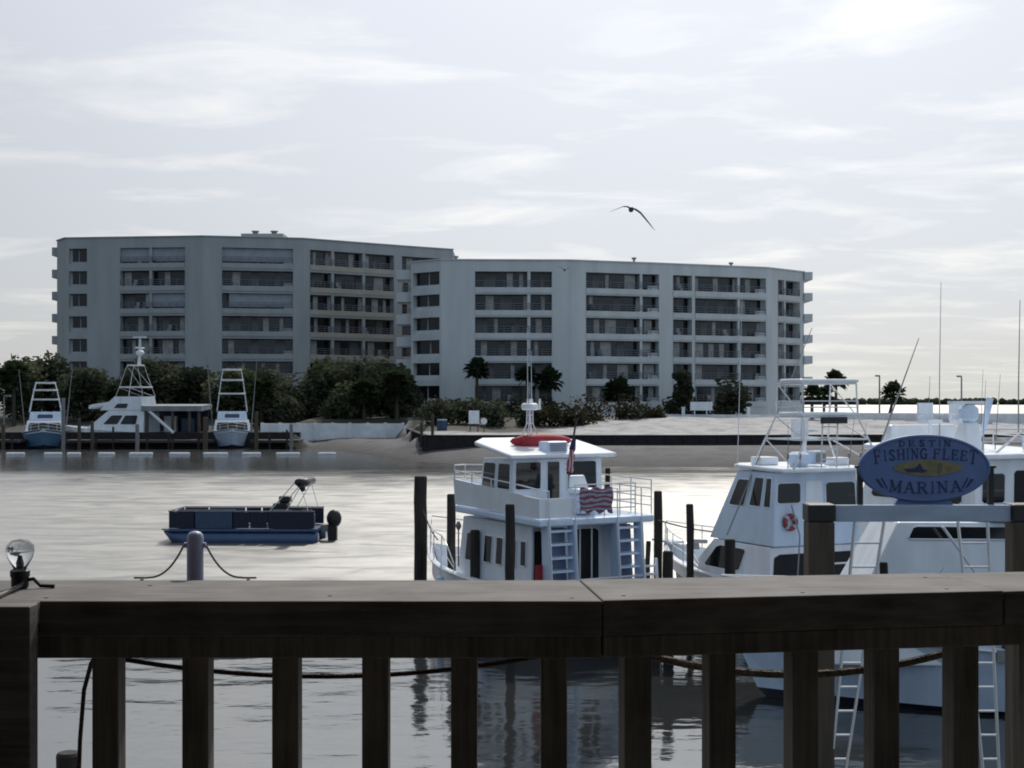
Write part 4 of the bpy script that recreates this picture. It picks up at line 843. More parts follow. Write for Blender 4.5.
# rods, fenders, chairs and lines on the moored boats
def rods(root, x, ys, z, L, rake, r=0.012):
    for k, y in enumerate(ys):
        m = MB(); l = L*(0.85+0.3*((k*37) % 10)/10); m.tube([(x, y, z), (x+rake*0.45*l, y*1.03, z+l*0.5), (x+rake*l, y*1.08, z+l)], [r, r*0.7, r*0.35], 6); m.tube([(x, y, z+0.22), (x+rake*0.1*l, y, z+0.34)], 0.03, 6); m.build('fishing_rod', pole_m, root)
def fender(root, x, y, z, m_=gel_b):
    m = MB(); m.tube([(x, y, z-0.30), (x, y, z-0.26), (x, y, z+0.22), (x, y, z+0.28)], [0.04, 0.095, 0.095, 0.03], 10); m.tube([(x, y, z+0.28), (x, y*0.985, z+0.75)], 0.012, 5); m.build('fender', m_, root)
def chair(root, x, y, z):
    m = MB(); m.tube([(x, y, z), (x, y, z+0.6)], 0.05, 8); m.box(x-0.22, x+0.22, y-0.24, y+0.24, z+0.6, z+0.7); m.box(x+0.16, x+0.24, y-0.24, y+0.24, z+0.7, z+1.15)
    for sg in (1, -1): m.box(x-0.2, x+0.2, y+sg*0.27-0.02, y+sg*0.27+0.02, z+0.82, z+0.87)
    m.build('helm_chair', gel, root)
rods(sa, 1.9, (-1.05, -0.7, 0.75, 1.1), 3.9, 1.25, -0.12); rods(sc_, 1.8, (-1.5, -1.05, -0.6, -0.1, 1.1, 1.5), 4.3, 1.7, -0.15); rods(sb, 2.3, (-0.9, -0.3, 0.3, 0.9), 3.5, 1.5, -0.1)
fender(cb, 2.4, 1.62, 0.9); fender(cb, 4.6, 1.58, 0.95); fender(sa, 3.0, 1.66, 0.8);
chair(sc_, 5.0, 0.4, 4.3); chair(sc_, 4.9, -0.6, 4.3); chair(sa, 3.4, -0.5, 3.9)
m = MB(); m.hexa([(5.6, -1.2, 4.3), (6.1, -1.2, 4.3), (6.1, 1.2, 4.3), (5.6, 1.2, 4.3), (5.75, -1.1, 4.85), (5.95, -1.1, 4.85), (5.95, 1.1, 4.85), (5.75, 1.1, 4.85)]); m.build('bridge_coaming', gel, sc_, bevel=0.04)
m = MB(); m.box(2.0, 2.6, -1.3, -0.5, 4.24, 4.62); m.build('bridge_locker', gel_b, sc_, bevel=0.05)
m = MB(); rail_run(m, [(1.65, 1.6, 4.2), (1.65, 0.0, 4.2), (1.65, -1.6, 4.2), (3.2, -1.65, 4.25), (4.8, -1.6, 4.3)], 0.6, 2, 0.018); m.build('bridge_rail', alu_w, sc_)
for (x0, y0, x1, y1, z) in ((2.5, -1.2, 2.9, -0.7, 3.9), (3.1, 0.5, 3.6, 1.0, 3.92)): m = MB(); m.box(x0, x1, y0, y1, z, z+0.2); m.build('roof_locker', gel, sa, bevel=0.03)
m = MB(); m.tube([(0.3, 1.5, 1.0), (0.3, 1.45, 1.8), (0.3, -1.45, 1.8), (0.3, -1.5, 1.0)], 0.022, 6); m.tube([(0.3, 1.47, 1.4), (0.3, -1.47, 1.4)], 0.016, 6); m.build('cockpit_rail', alu_w, sa)
m = MB()
for k in range(3): m.tube([(2.5+k*1.2, 1.40, 2.2), (3.5+k*1.2, 1.40, 2.2)], 0.016, 6); m.tube([(2.55+k*1.2, 1.30, 2.17), (2.55+k*1.2, 1.4, 2.2)], 0.012, 5); m.tube([(3.45+k*1.2, 1.30, 2.17), (3.45+k*1.2, 1.4, 2.2)], 0.012, 5)
m.build('grab_rail', alu_w, sb)

# ------------------------------------------------------------------ boats along the far left bank
def far_sportfisher(label, px, Y, rz, L, B, zs, zb, hm, top_z, tw_m):
    r = thing('sportfishing_boat', label, 'boat', (X(px, Y), Y, 0), rz, 'sportfishing boats moored at the far left bank')
    rings = hull(r, L, B, zs, zb, hm)
    house(r, 'cabin', gel, L*0.28, L*0.68, B*0.40, B*0.36, zs-0.1, zs+1.75, 1.6, 0.0, [('front', 0.06, 0.94, 0.35, 0.85), ('port', .2, .8, .45, .85), ('star', .2, .8, .45, .85)])
    house(r, 'flybridge', gel_b, L*0.28, L*0.50, B*0.33, B*0.31, zs+1.78, zs+2.75, 0.5, 0.0, [('front', 0.25, 0.75, 0.2, 0.7, navy_lt)])
    t = tower(r, L*0.38, (1.1, B*0.33, zs+2.75), [(0.9, B*0.28, lerp(zs+2.75, top_z, 0.42), 1), (0.75, B*0.24, lerp(zs+2.75, top_z, 0.75), 1), (0.6, B*0.2, top_z, 1)], tw_m)
    bow_rail(r, rings, 11, 0.7, alu_w, 0.03)
    for sg in (1, -1): q = MB(); q.tube([(L*0.4, sg*B*0.42, zs+0.6), (L*0.36, sg*B*0.55, top_z+1.6)], [0.06, 0.03], 6); q.build('outrigger', pole_m, r)
    return r
far_sportfisher('bow-on sportfishing boat with pale blue hull and white tower at the far left', 47, 172, R(-90)+0.29, 13.5, 5.5, 1.45, 2.35, blue_hull, 7.6, alu_w)
far_sportfisher('bow-on white sportfishing boat with tall tower, right of the far boat shed', 232, 173, R(-90)+0.2, 13.5, 5.4, 1.5, 2.35, gel_b, 9.2, alu_w)
# large white yacht seen from its side, bow to the left
fy = thing('motor_yacht', 'large white flybridge yacht with a raked mast at the far left dock', 'boat', (X(166, 165.5), 165.5, 0), R(180)-0.25, 'sportfishing boats moored at the far left bank')
rgf = hull(fy, 11.6, 4.2, 1.55, 2.2, gel)
house(fy, 'cabin', gel, 1.6, 8.6, 1.85, 1.6, 1.4, 3.7, 3.0, 0.0, [('port', 0.22, 0.50, 0.40, 0.80), ('port', 0.55, 0.86, 0.40, 0.80), ('star', .2, .8, .4, .8), ('front', .1, .9, .4, .9)])
house(fy, 'flybridge', gel, 1.8, 6.6, 1.6, 1.45, 3.72, 5.1, 1.6, 0.2, [('port', 0.3, 0.62, 0.15, 0.5)])
slab(fy, 'flybridge_brow', gel, 4.6, 8.4, 1.4, 4.35, 4.7, rise=-0.5, rnd_=0.8)
tw = tower(fy, 3.4, (1.5, 1.35, 5.1), [(1.25, 1.1, 6.0, 1), (0.6, 0.7, 8.2, 1)])
m = MB(); m.tube([(3.0, 0, 8.2), (2.9, 0, 11.0)], [0.2, 0.12], 8); m.tube([(2.95, -0.9, 10.0), (2.95, 0.9, 10.0)], 0.1, 6); m.build('mast', alu_w, tw)
m = MB(); m.box(2.3, 3.6, -0.22, 0.22, 11.0, 11.16); m.build('radar_array', gel, tw); m = MB(); m.sphere((2.9, 0, 9.5), (0.45, 0.45, 0.3), 12, 8); m.build('radar_dome', gel, tw)
m = MB(); m.tube([(1.7, 1.4, 4.1), (-1.7, 1.7, 1.5)], 0.16, 8); m.build('gangway', alu_w, fy)
fy.scale = (1.17, 1.12, 1.18)
# boat shed
sh = thing('boat_shed', 'open boat shed with pale flat roof between the far yacht and the bow-on boat', 'shed', (X(178, 167), 167, 1.7))
m = MB(); zt = Z(405, 167)-1.7; m.hexa([(-3.6, -3, zt-0.7), (3.5, -3, zt-0.7), (3.4, 3, zt-0.5), (-3.2, 3, zt-0.5), (-3.6, -3, zt-0.1), (3.5, -3, zt-0.1), (3.4, 3, zt+0.1), (-3.2, 3, zt+0.1)]); m.build('roof', mat('shed_roof_grey', (0.24, 0.26, 0.27), 0.7, 0.2, 1), sh)
for x in (-3.0, 0.0, 2.0, 3.1): m = MB(); m.box(x-0.15, x+0.15, -2.8, -2.5, -0.3, zt-0.66); m.build('post', post_m, sh)
m = MB(); m.box(-2.9, 3.1, 2.4, 2.6, -0.2, zt-0.55); m.build('back_wall', navy, sh)
m = MB(); m.box(-1.8, -0.4, 0.5, 1.5, 0.0, 2.0); m.build('storage_cabinet', wall_w, sh)
m = MB(); m.box(0.3, 1.8, 0.5, 1.5, 0.0, 1.7); m.build('storage_cabinet', navy_lt, sh)
rdk = random.Random(12)
# docks at the left bank
for px0, px1, lab in ((-40, 22, 'dark low dock at the far left edge'), (66, 172, 'dark low dock under the large flybridge yacht'), (172, 212, 'dark low dock before the boat shed'), (252, 300, 'dark low dock right of the far bow-on boat')):
    Y = 160.5; d = thing('dock', lab, 'dock', (X((px0+px1)/2, Y), Y, 0), 0, 'docks along the far left bank'); x0, x1 = X(px0, Y)-d.location.x, X(px1, Y)-d.location.x
    m = MB(); m.box(x0, x1, -1.2, 2.6, 0.75, 1.05); m.build('planking', dockw, d)
    k = x0+0.3
    while k < x1: m = MB(); m.tube([(k, -1.0, -1), (k, -1.0, rdk.uniform(1.1, 2.7))], rdk.uniform(0.12, 0.18), 8); m.build('piling', pile_m, d); k += rdk.uniform(1.5, 4.4)
for i, (px, ty, Y, w_, lab) in enumerate([(3, 424, 159, 4, 'far bank piling below the pale lamp post'), (63, 398, 158, 4, 'tall far bank piling at the right side of the pale blue boat'), (79, 418, 158.5, 3.5, 'far bank piling before the bow of the large flybridge yacht'), (92, 421, 158, 3.5, 'far bank piling before the cabin of the large flybridge yacht'), (137, 424, 158, 4, 'far bank piling at the stern of the large flybridge yacht'), (205, 417, 158, 5, 'far bank piling at the right end of the boat shed'), (256, 412, 158.5, 4, 'far bank piling just right of the far bow-on boat'), (291, 424, 158, 3.5, 'far bank piling before the low white wall')]):
    q = MB(); x = X(px, Y); r = w_*Y/F/2; q.tube([(x, Y, -1), (x+0.04, Y, 1.0), (x+0.02, Y, Z(ty, Y)-0.08), (x+0.02, Y, Z(ty, Y))], [r, r, r*0.95, r*0.75], 9)
    tag(q.build('dock_piling', concrete_pole if i % 3 == 1 else post_m), lab, 'piling', 'pilings along the far left docks')
# floating boom in front of them
for i, (a, b) in enumerate([(6, 25), (44, 62), (67, 81), (98, 115), (129, 153), (169, 190), (203, 228), (242, 261), (276, 300), (318, 336)]):
    Y = 143; m = MB(); m.tube([(X(a, Y), Y, 0.1), (X(a, Y)+0.12, Y, 0.1), (X(b, Y)-0.12, Y, 0.1), (X(b, Y), Y, 0.1)], [0.09, 0.17, 0.17, 0.09], 10)
    tag(m.build('boom_float', gel), 'white float of the boom line off the far left docks', 'float', 'white floats of the boom line')

# ------------------------------------------------------------------ pontoon boat
pb_ = thing('pontoon_boat', 'dark blue pontoon boat with folded black sunshade crossing the open water', 'boat', (X(322, 55.4), 55.4, 0), R(180)-0.03)
Lp = 155*55.4/F
for sy in (-0.95, 0.95):
    m = MB(); m.tube([(0, sy, 0.12), (0.3, sy, 0.12), (Lp-1.0, sy, 0.12), (Lp-0.5, sy, 0.2), (Lp-0.1, sy, 0.42)], [0.28, 0.31, 0.31, 0.24, 0.03], 14); m.build('pontoon_tube', pont_blue, pb_, smooth=True)
m = MB(); m.box(0.0, Lp-0.35, -1.2, 1.2, 0.44, 0.54); m.build('deck', pont_blue, pb_)
m = MB(); m.hexa([(Lp-0.35, -1.2, 0.44), (Lp, -0.9, 0.46), (Lp, 0.9, 0.46), (Lp-0.35, 1.2, 0.44), (Lp-0.35, -1.2, 0.52), (Lp, -0.9, 0.52), (Lp, 0.9, 0.52), (Lp-0.35, 1.2, 0.52)]); m.build('bow_platform', pole_m, pb_)
zf0, zf1 = 0.56, 1.19
for (x0, x1, mm) in ((0.12, 1.9, navy), (1.96, 2.6, navy), (2.66, 3.25, navy), (3.31, 4.75, navy_lt), (4.81, 5.75, navy)):
    m = MB(); m.box(x0, x1, 1.13, 1.17, zf0, zf1); m.build('fence_panel', mm, pb_); m = MB(); m.box(x0, x1, -1.17, -1.13, zf0, zf1); m.build('fence_panel', mm, pb_)
m = MB(); m.box(5.77, 5.8, -1.1, -0.4, zf0, zf1); m.box(5.77, 5.8, 0.4, 1.1, zf0, zf1); m.build('fence_panel', navy, pb_)
m = MB()
for sy in (-1.15, 1.15): m.tube([(0.1, sy, 1.22), (5.8, sy, 1.22)], 0.025, 6)
m.tube([(5.8, -1.15, 1.22), (5.8, 1.15, 1.22)], 0.025, 6); m.build('fence_rail', pole_m, pb_)
m = MB(); m.box(0.2, 1.8, 0.3, 1.05, 0.56, 1.1); m.box(0.2, 1.8, 0.9, 1.08, 1.1, 1.27); m.box(3.2, 5.5, 0.45, 1.05, 0.56, 1.05); m.box(3.2, 5.5, 0.95, 1.1, 1.05, 1.28); m.build('bench', navy, pb_, bevel=0.05)
m = MB(); m.hexa([(1.5, -0.8, 0.56), (2.2, -0.8, 0.56), (2.2, 0.0, 0.56), (1.5, 0.0, 0.56), (1.4, -0.8, 1.45), (1.95, -0.8, 1.45), (1.95, 0.0, 1.45), (1.4, 0.0, 1.45)]); m.box(1.3, 1.75, -0.6, -0.1, 1.47, 1.72); m.build('helm_console', black_m, pb_, bevel=0.05)
m = MB()
for sy in (-1.15, 1.15): m.tube([(1.85, sy, 1.22), (0.85, sy, 2.35)], 0.022, 6); m.tube([(1.2, sy, 1.22), (0.62, sy, 2.22)], 0.018, 6); m.tube([(0.35, sy, 1.22), (0.6, sy, 2.1)], 0.014, 6)
m.build('sunshade_frame', alu, pb_)
m = MB(); m.tube([(0.62, -1.25, 2.28), (0.62, 1.25, 2.3)], 0.17, 10); m.tube([(0.74, -1.25, 2.33), (0.74, 1.25, 2.35)], 0.13, 10); m.tube([(0.6, 1.2, 2.25), (0.52, 1.2, 2.0)], [0.15, 0.08], 8); m.build('sunshade_canvas', black_m, pb_, smooth=True)
om = MB(); om.sphere((-0.48, 0, 0.85), (0.30, 0.25, 0.36), 14, 10); mo_ = om.build('outboard_motor', black_m, pb_, smooth=True)
m = MB(); m.hexa([(-0.6, -0.12, -0.3), (-0.28, -0.12, -0.3), (-0.28, 0.12, -0.3), (-0.6, 0.12, -0.3), (-0.6, -0.14, 0.6), (-0.2, -0.14, 0.6), (-0.2, 0.14, 0.6), (-0.6, 0.14, 0.6)]); m.build('motor_leg', black_m, mo_)
m = MB(); m.box(-0.25, 0.02, -0.18, 0.18, 0.35, 0.62); m.build('motor_bracket', pole_m, mo_)

# ------------------------------------------------------------------ pilings
def piling(label, px, top, Y, wpx, m=pile_m):
    q = MB(); x = X(px, Y); r = wpx*Y/F/2; zt = Z(top, Y); rd = random.Random(px)
    k = 7; pts = [(x+rd.uniform(-0.012, 0.012), Y+rd.uniform(-0.012, 0.012), lerp(-1.2, zt-0.03, i/k)) for i in range(k+1)]
    q.tube(pts + [(pts[-1][0], pts[-1][1], zt)], [r*rd.uniform(0.95, 1.05) for _ in pts] + [r*0.82], 12)
    return tag(q.build('dock_piling', m), label, 'piling', 'dark pilings between the moored boats')
piling('tallest thick dark piling, alone left of the charter boat bow', 420.5, 476, 38.3, 13)
piling('thin dark piling just left of the charter boat bow', 451.5, 494, 35.6, 8.5)
piling('short dark piling against the charter boat side', 475, 530, 33.2, 9.5)
piling('dark piling standing in front of the charter boat windows', 510, 504, 29.2, 9.5)
piling('dark piling just right of the charter boat upper deck', 658, 491, 36.5, 8.5)
piling('thin low piling close to the charter boat starboard stern', 648, 541, 32.0, 5.0)
piling('short thick piling with sawn top right of the charter boat', 668, 551, 30.5, 10.5)
piling('dark piling beside the anchor of the tower boat', 690, 504, 36.0, 7.5)
piling('short piling seen behind the right side of the charter boat wheelhouse', 607.5, 468, 46.0, 5.5)
piling('brown piling before the dark side windows of the tower boat', 730, 539, 30.2, 10.5)
piling('low thick piling under the left end of the railing', 68, 752, 16.5, 24)
piling('short dark piling between the two sign ladders', 884, 562, 22.0, 8.5)
fp = thing('dock', 'dark timber finger dock between the charter boat and the tower boat', 'dock', (X(708, 30), 30, 0))
x0, x1 = X(638, 29.8)-fp.location.x, X(783, 29.8)-fp.location.x
m = MB(); k = x0
while k < x1-0.15: m.box(k, k+0.135, -0.75, 0.75, 1.30, 1.345); k += 0.147
m.build('planking', dockw, fp)
m = MB(); m.box(x0, x1, -0.72, -0.64, 0.55, 1.298); m.box(x0, x1, 0.64, 0.72, 0.55, 1.298); m.build('fascia', pile_m, fp)
for k in (x0+0.3, (x0+x1)/2, x1-0.3):
    m = MB(); m.tube([(k, -0.56, -1.2), (k, -0.56, 1.298)], 0.13, 9); m.build('piling', pile_m, fp)
# white dock step by the stern
ds = thing('dock_steps', 'small white dock steps between charter boat and short thick piling', 'steps', (X(655, 31.3), 31.3, 0.9), 0.3)
for k in range(5): m = MB(); m.box(-0.13, 0.13, 0.06*k, 0.06*k+0.1, 0.18+0.17*k, 0.22+0.17*k); m.build('step', gel, ds)
for sx in (-0.15, 0.15): m = MB(); m.hexa([(sx-0.02, -0.05, -1.5), (sx+0.02, -0.05, -1.5), (sx+0.02, 0.05, -1.5), (sx-0.02, 0.05, -1.5), (sx-0.02, 0.25, 1.05), (sx+0.02, 0.25, 1.05), (sx+0.02, 0.35, 1.05), (sx-0.02, 0.35, 1.05)]); m.build('stringer', gel, ds)
def sag(p0, p1, s, n=24):
    p0, p1 = Vector(p0), Vector(p1); return [p0.lerp(p1, i/n) - Vector((0, 0, 4*s*(i/n)*(1-i/n))) for i in range(n+1)]
m = MB(); m.tube(sag(at(658, 520, 36.3), at(735, 533, 37), 0.08), 0.02, 6); tag(m.build('mooring_line', cord_m), 'mooring line from the piling right of the charter boat to the tower boat bow', 'rope')
m = MB(); m.tube(sag(at(420, 500, 38.2), at(438, 540, 38), 0.15), 0.02, 6); tag(m.build('mooring_line', cord_m), 'mooring line from the tallest piling to the charter boat bow', 'rope')

# ------------------------------------------------------------------ marina sign
Ys = 17.0; pxm = F/Ys
ms_ = thing('marina_sign', 'oval blue marina sign with navy lettering on a pale beam between two timber posts', 'sign', (X(922.5, Ys), Ys, 0))
cxs = ms_.location.x
def sx(px): return (px-CX)/pxm - cxs
for px0, px1 in ((806, 832), (1009, 1036)):
    m = MB(); m.box(sx(px0), sx(px1), -0.16, 0.16, -1.2, Z(521, Ys)); po = m.build('post', post_m, ms_, bevel=0.02)
    m = MB(); m.box(sx(px0)-0.012, sx(px1)+0.012, -0.172, 0.172, Z(520.8, Ys), Z(503.5, Ys)); m.build('post_cap', black_m, po, bevel=0.02)
m = MB(); m.box(sx(833.2), sx(1007.8), -0.11, -0.03, Z(521, Ys), Z(504.5, Ys)); m.build('beam', beam_m, ms_, bevel=0.008)
for px in (859.5, 990):
    m = MB(); m.box(sx(px-2.6), sx(px+2.6), -0.05, 0.02, Z(504.3, Ys), Z(468, Ys)); m.box(sx(px-4.5), sx(px+4.5), -0.06, 0.03, Z(468, Ys), Z(465.5, Ys)); m.build('bracket', black_m, ms_)
m = MB(); m.vprism([(sx(893), Z(504.3, Ys)), (sx(952), Z(504.3, Ys)), (sx(946), Z(496, Ys)), (sx(899), Z(496, Ys))], -0.055, 0.0); m.build('pedestal', sign_blue, ms_)
ea, eb, ec = 65.5/pxm, 33.5/pxm, Z(468, Ys)
m = MB(); m.vprism([(ea*math.cos(t*2*math.pi/72), ec+eb*math.sin(t*2*math.pi/72)) for t in range(72)], -0.09, -0.015); bd = m.build('sign_board', sign_blue, ms_, bevel=0.008)
m = MB(); k_ = [((ea-0.022)*math.cos(t*2*math.pi/72), -0.097, ec+(eb-0.022)*math.sin(t*2*math.pi/72)) for t in range(73)]; m.tube(k_, 0.006, 6); m.build('border', mat('sign_border', (0.12, 0.2, 0.42), 0.5), bd)
m = MB(); c0 = (sx(926), Z(467.5, Ys)); aa, ab = 34.5/pxm, 8.6/pxm
m.vprism([(c0[0]+aa*math.cos(t*2*math.pi/48), c0[1]+ab*math.sin(t*2*math.pi/48)*(1-0.25*abs(math.cos(t*2*math.pi/48)))) for t in range(48)], -0.098, -0.0905); em = m.build('emblem', sign_gold, bd)
bx = lambda a, b: (sx(a), Z(b, Ys))
m = MB(); m.vprism([bx(901, 468.3), bx(905, 471.6), bx(921, 472), bx(926, 470), bx(921, 469.0), bx(919.5, 466.2), bx(915, 466.0), bx(911, 468.2)], -0.104, -0.0985); m.vprism([bx(915.5, 465.7), bx(919, 465.7), bx(918.2, 463.4), bx(916.5, 463.4)], -0.104, -0.0985); m.build('boat_silhouette', sign_navy, em)
m = MB(); m.vprism([bx(935, 472.5), bx(938, 473), bx(939.5, 468), bx(940, 463), bx(936.5, 462.2), bx(935.2, 466)], -0.103, -0.0985); m.build('leaping_fish', mat('emblem_brown', (0.12, 0.11, 0.07), 0.6), em)
# serif lettering drawn as strokes
LT = {
 'F': [('I', .18, 0, 1), ('h', .18, .78, .97), ('h', .18, .6, .52), ('s', .76, .97, .74), ('s', .6, .62, .42), ('f', .18, 0, .2)],
 'I': [('I', .5, 0, 1), ('f', .5, 0, .22), ('f', .5, 1, .22)],
 'S': [('p', [(.74, .78), (.72, .93), (.5, 1), (.3, .92), (.24, .76), (.34, .62), (.62, .42), (.76, .26), (.7, .08), (.5, 0), (.28, .06), (.22, .24)])],
 'H': [('I', .2, 0, 1), ('I', .8, 0, 1), ('h', .2, .8, .5), ('f', .2, 0, .18), ('f', .2, 1, .18), ('f', .8, 0, .18), ('f', .8, 1, .18)],
 'N': [('I', .2, 0, 1, .06), ('I', .8, 0, 1, .06), ('p', [(.2, 1), (.8, 0)]), ('f', .2, 0, .16), ('f', .12, 1, .14), ('f', .8, 1, .16)],
 'G': [('p', [(.8, .78), (.72, .93), (.5, 1), (.26, .88), (.16, .5), (.26, .12), (.5, 0), (.76, .08)]), ('I', .78, .04, .45), ('f', .76, .45, .18)],
 'L': [('I', .24, 0, 1), ('h', .24, .82, .03), ('s', .82, .03, .28), ('f', .24, 1, .2), ('f', .2, 0, .16)],
 'E': [('I', .22, 0, 1), ('h', .22, .78, .97), ('h', .22, .82, .03), ('h', .22, .6, .52), ('s', .76, .97, .76), ('s', .8, .03, .26), ('s', .6, .62, .42), ('f', .16, 0, .1), ('f', .16, 1, .1)],
 'T': [('I', .5, 0, 1), ('h', .1, .9, .97), ('s', .1, .97, .74), ('s', .9, .97, .74), ('f', .5, 0, .2)],
 'M': [('I', .14, 0, 1, .06), ('I', .86, 0, 1), ('p', [(.14, 1), (.5, .08)]), ('p', [(.5, .08), (.86, 1)], .06), ('f', .14, 0, .16), ('f', .86, 0, .18), ('f', .1, 1, .14), ('f', .9, 1, .14)],
 'A': [('p', [(.16, 0), (.5, 1)], .06), ('p', [(.5, 1), (.84, 0)]), ('h', .28, .72, .36), ('f', .16, 0, .17), ('f', .84, 0, .2)],
 'R': [('I', .22, 0, 1), ('p', [(.22, .97), (.55, .97), (.74, .86), (.74, .66), (.56, .53), (.22, .52)], .08), ('p', [(.48, .52), (.84, 0)]), ('f', .22, 0, .2), ('f', .14, 1, .12), ('f', .86, 0, .12)],
 'D': [('I', .22, 0, 1), ('p', [(.22, .97), (.5, .95), (.76, .76), (.82, .5), (.76, .24), (.5, .05), (.22, .03)], .1), ('f', .16, 0, .1), ('f', .16, 1, .1)],
}
def letter(mb, ch, org, ang, w, h, y0=-0.097, y1=-0.0905):
    ca, sa_ = math.cos(ang), math.sin(ang)
    def P(a, b): a, b = (a-0.5)*w, b*h; return (org[0]+a*ca-b*sa_, org[1]+a*sa_+b*ca)
    cnt = [0]
    def quad(a, b, c, d):
        e = 0.0004*cnt[0]; cnt[0] += 1
        mb.vprism([P(*a), P(*b), P(*c), P(*d)], y0-e, y1)
    for st in LT[ch]:
        if st[0] == 'I': t = (st[4] if len(st) > 4 else .15)/2; quad((st[1]-t, st[2]), (st[1]+t, st[2]), (st[1]+t, st[3]), (st[1]-t, st[3]))
        elif st[0] == 'h': quad((st[1], st[3]-.035), (st[2], st[3]-.035), (st[2], st[3]+.035), (st[1], st[3]+.035))
        elif st[0] == 's': a, b = sorted((st[2], st[3])); quad((st[1]-.03, a), (st[1]+.03, a), (st[1]+.03, b), (st[1]-.03, b))
        elif st[0] == 'f': quad((st[1]-st[3], st[2]-.03), (st[1]+st[3], st[2]-.03), (st[1]+st[3], st[2]+.03), (st[1]-st[3], st[2]+.03))
        else:
            t = (st[2] if len(st) > 2 else .15)/2
            for (a, b), (c, d) in zip(st[1], st[1][1:]):
                dx, dy = c-a, (d-b)*h/w; l = math.hypot(dx, dy); nx_, ny_ = -dy/l*t, dx/l*t*w/h
                quad((a-nx_, b-ny_), (c-nx_, d-ny_), (c+nx_, d+ny_), (a+nx_, b+ny_))
def text_arc(name, txt, pxs, base, curve, hpx, w_px, big=1.0, hs=None):
    n = len(txt); adv = [0.55 if c in 'I ' else 1.12 if c == 'M' else 1.0 for c in txt]; cum = [sum(adv[:i]) + adv[i]/2 for i in range(n)]
    for i, ch in enumerate(txt):
        if ch == ' ': continue
        px = lerp(pxs[0], pxs[1], (cum[i]-cum[0])/(cum[-1]-cum[0])); q = (px-922.5)/60.0
        by = base + curve*q*q; ang = -math.atan(2*curve*q/60.0)
        sc = big if i in (0, n-1) else 1.0
        mb = MB(); letter(mb, ch, (sx(px), Z(by + (hpx*(sc-1)*0.45), Ys)), ang, w_px/pxm*(0.55 if ch == 'I' else 1.0), hpx*sc/pxm); mb.build(name, sign_navy, bd)
text_arc('letter', 'DESTIN', (900, 945), 445.8, 3.5, 6.0, 7.6)
text_arc('letter', 'FISHING FLEET', (877, 970), 458.2, 5.0, 10.0, 8.6, big=1.35)
text_arc('letter', 'MARINA', (893, 954), 492.6, -6.0, 11.0, 12.0)
# pointed flourishes left and right of the last line
m = MB()
for sg, p in ((1, 0), (-1, 1)):
    c = 922.5; m.vprism([bx(c-sg*49, 478.5), bx(c-sg*43, 486.5), bx(c-sg*40.5, 487.5), bx(c-sg*46, 478.5)], -0.097, -0.0905); m.vprism([bx(c-sg*43.5, 477.5), bx(c-sg*38.0, 487.8), bx(c-sg*36.6, 488.2), bx(c-sg*42, 477.5)], -0.0975, -0.0905)
m.build('flourish', sign_navy, bd)
m = MB()
for k, (a, b) in enumerate(((-6, -4), (-4, -1), (-1.5, 1.5), (1, 4), (4, 6))): m.vprism([bx(922.5+a, 500-abs(a)*0.3), bx(922.5+b, 500-abs(b)*0.3), bx(922.5+b, 501.4-abs(b)*0.3), bx(922.5+a, 501.4-abs(a)*0.3)], -0.062-0.0006*k, -0.0555)
m.build('pedestal_scroll', sign_navy, ms_)
# ladders either side below the beam
def ladder(label, tl, tr, bl, br, ytop, ybot, Y):
    root = thing('ladder', label, 'ladder', (X((bl+br)/2, Y), Y, Z(ybot, Y)), 0, 'ladders under the marina sign'); o = root.location
    for a, b in ((tl, bl), (tr, br)):
        m = MB(); m.tube([at(b, ybot, Y)-o, at(a, ytop, Y)-o], 0.02, 8); m.build('side_rail', alu, root)
    y = 543.0
    while y < ybot-4:
        t = (y-ytop)/(ybot-ytop); m = MB(); m.tube([at(lerp(tl, bl, t), y, Y)-o, at(lerp(tr, br, t), y, Y)-o], 0.014, 6); m.build('rung', alu, root); y += 24
ladder('silver ladder below the left half of the marina sign', 855, 884, 828, 841, 522, 800, 16.86)
ladder('silver ladder below the right half of the marina sign', 958, 987.5, 986, 1000.5, 522, 800, 16.86)

# ------------------------------------------------------------------ birds
def gull(label, p, s, wing_l, wing_r, rz=0.0):
    r = thing('seagull', label, 'bird', tuple(p), rz)
    m = MB(); m.tube([(0, -0.22*s, -0.02*s), (0, -0.12*s, 0), (0, 0.0, -0.01*s), (0, 0.12*s, 0), (0, 0.26*s, 0.01*s)], [0.012*s, 0.055*s, 0.075*s, 0.05*s, 0.012*s], 10)
    m.sphere((0, -0.2*s, 0.0), 0.042*s, 8, 6)
    for wing in (wing_l, wing_r):
        vs = []; 
        for (x, z, c, th) in wing:
            vs += [(x*s, -c*0.5*s, z*s), (x*s, -c*0.15*s, (z+th)*s), (x*s, c*0.5*s, z*s), (x*s, -c*0.1*s, (z-th*0.6)*s)]
        k = len(wing); m.add(vs, [(i*4+j, i*4+(j+1)%4, (i+1)*4+(j+1)%4, (i+1)*4+j) for i in range(k-1) for j in range(4)] + [(0, 1, 2, 3), tuple((k-1)*4+j for j in (3, 2, 1, 0))])
    m.build('body', mat('gull_plumage', (0.055, 0.058, 0.065), 0.8, 0.3, 8), r, smooth=True)
gull('dark gull gliding above the nearer apartment block with one wing bent down', at(631, 209.5, 40), 1.0,
     [(0, 0.02, .2, .03), (-0.10, 0.075, .2, .02), (-0.22, 0.08, .17, .014), (-0.42, 0.0, .12, .008), (-0.60, -0.07, .03, .004)],
     [(0, 0.02, .2, .03), (0.13, 0.0, .22, .03), (0.28, -0.10, .2, .035), (0.45, -0.30, .16, .03), (0.60, -0.48, .09, .02), (0.70, -0.60, .02, .004)], 0.1)
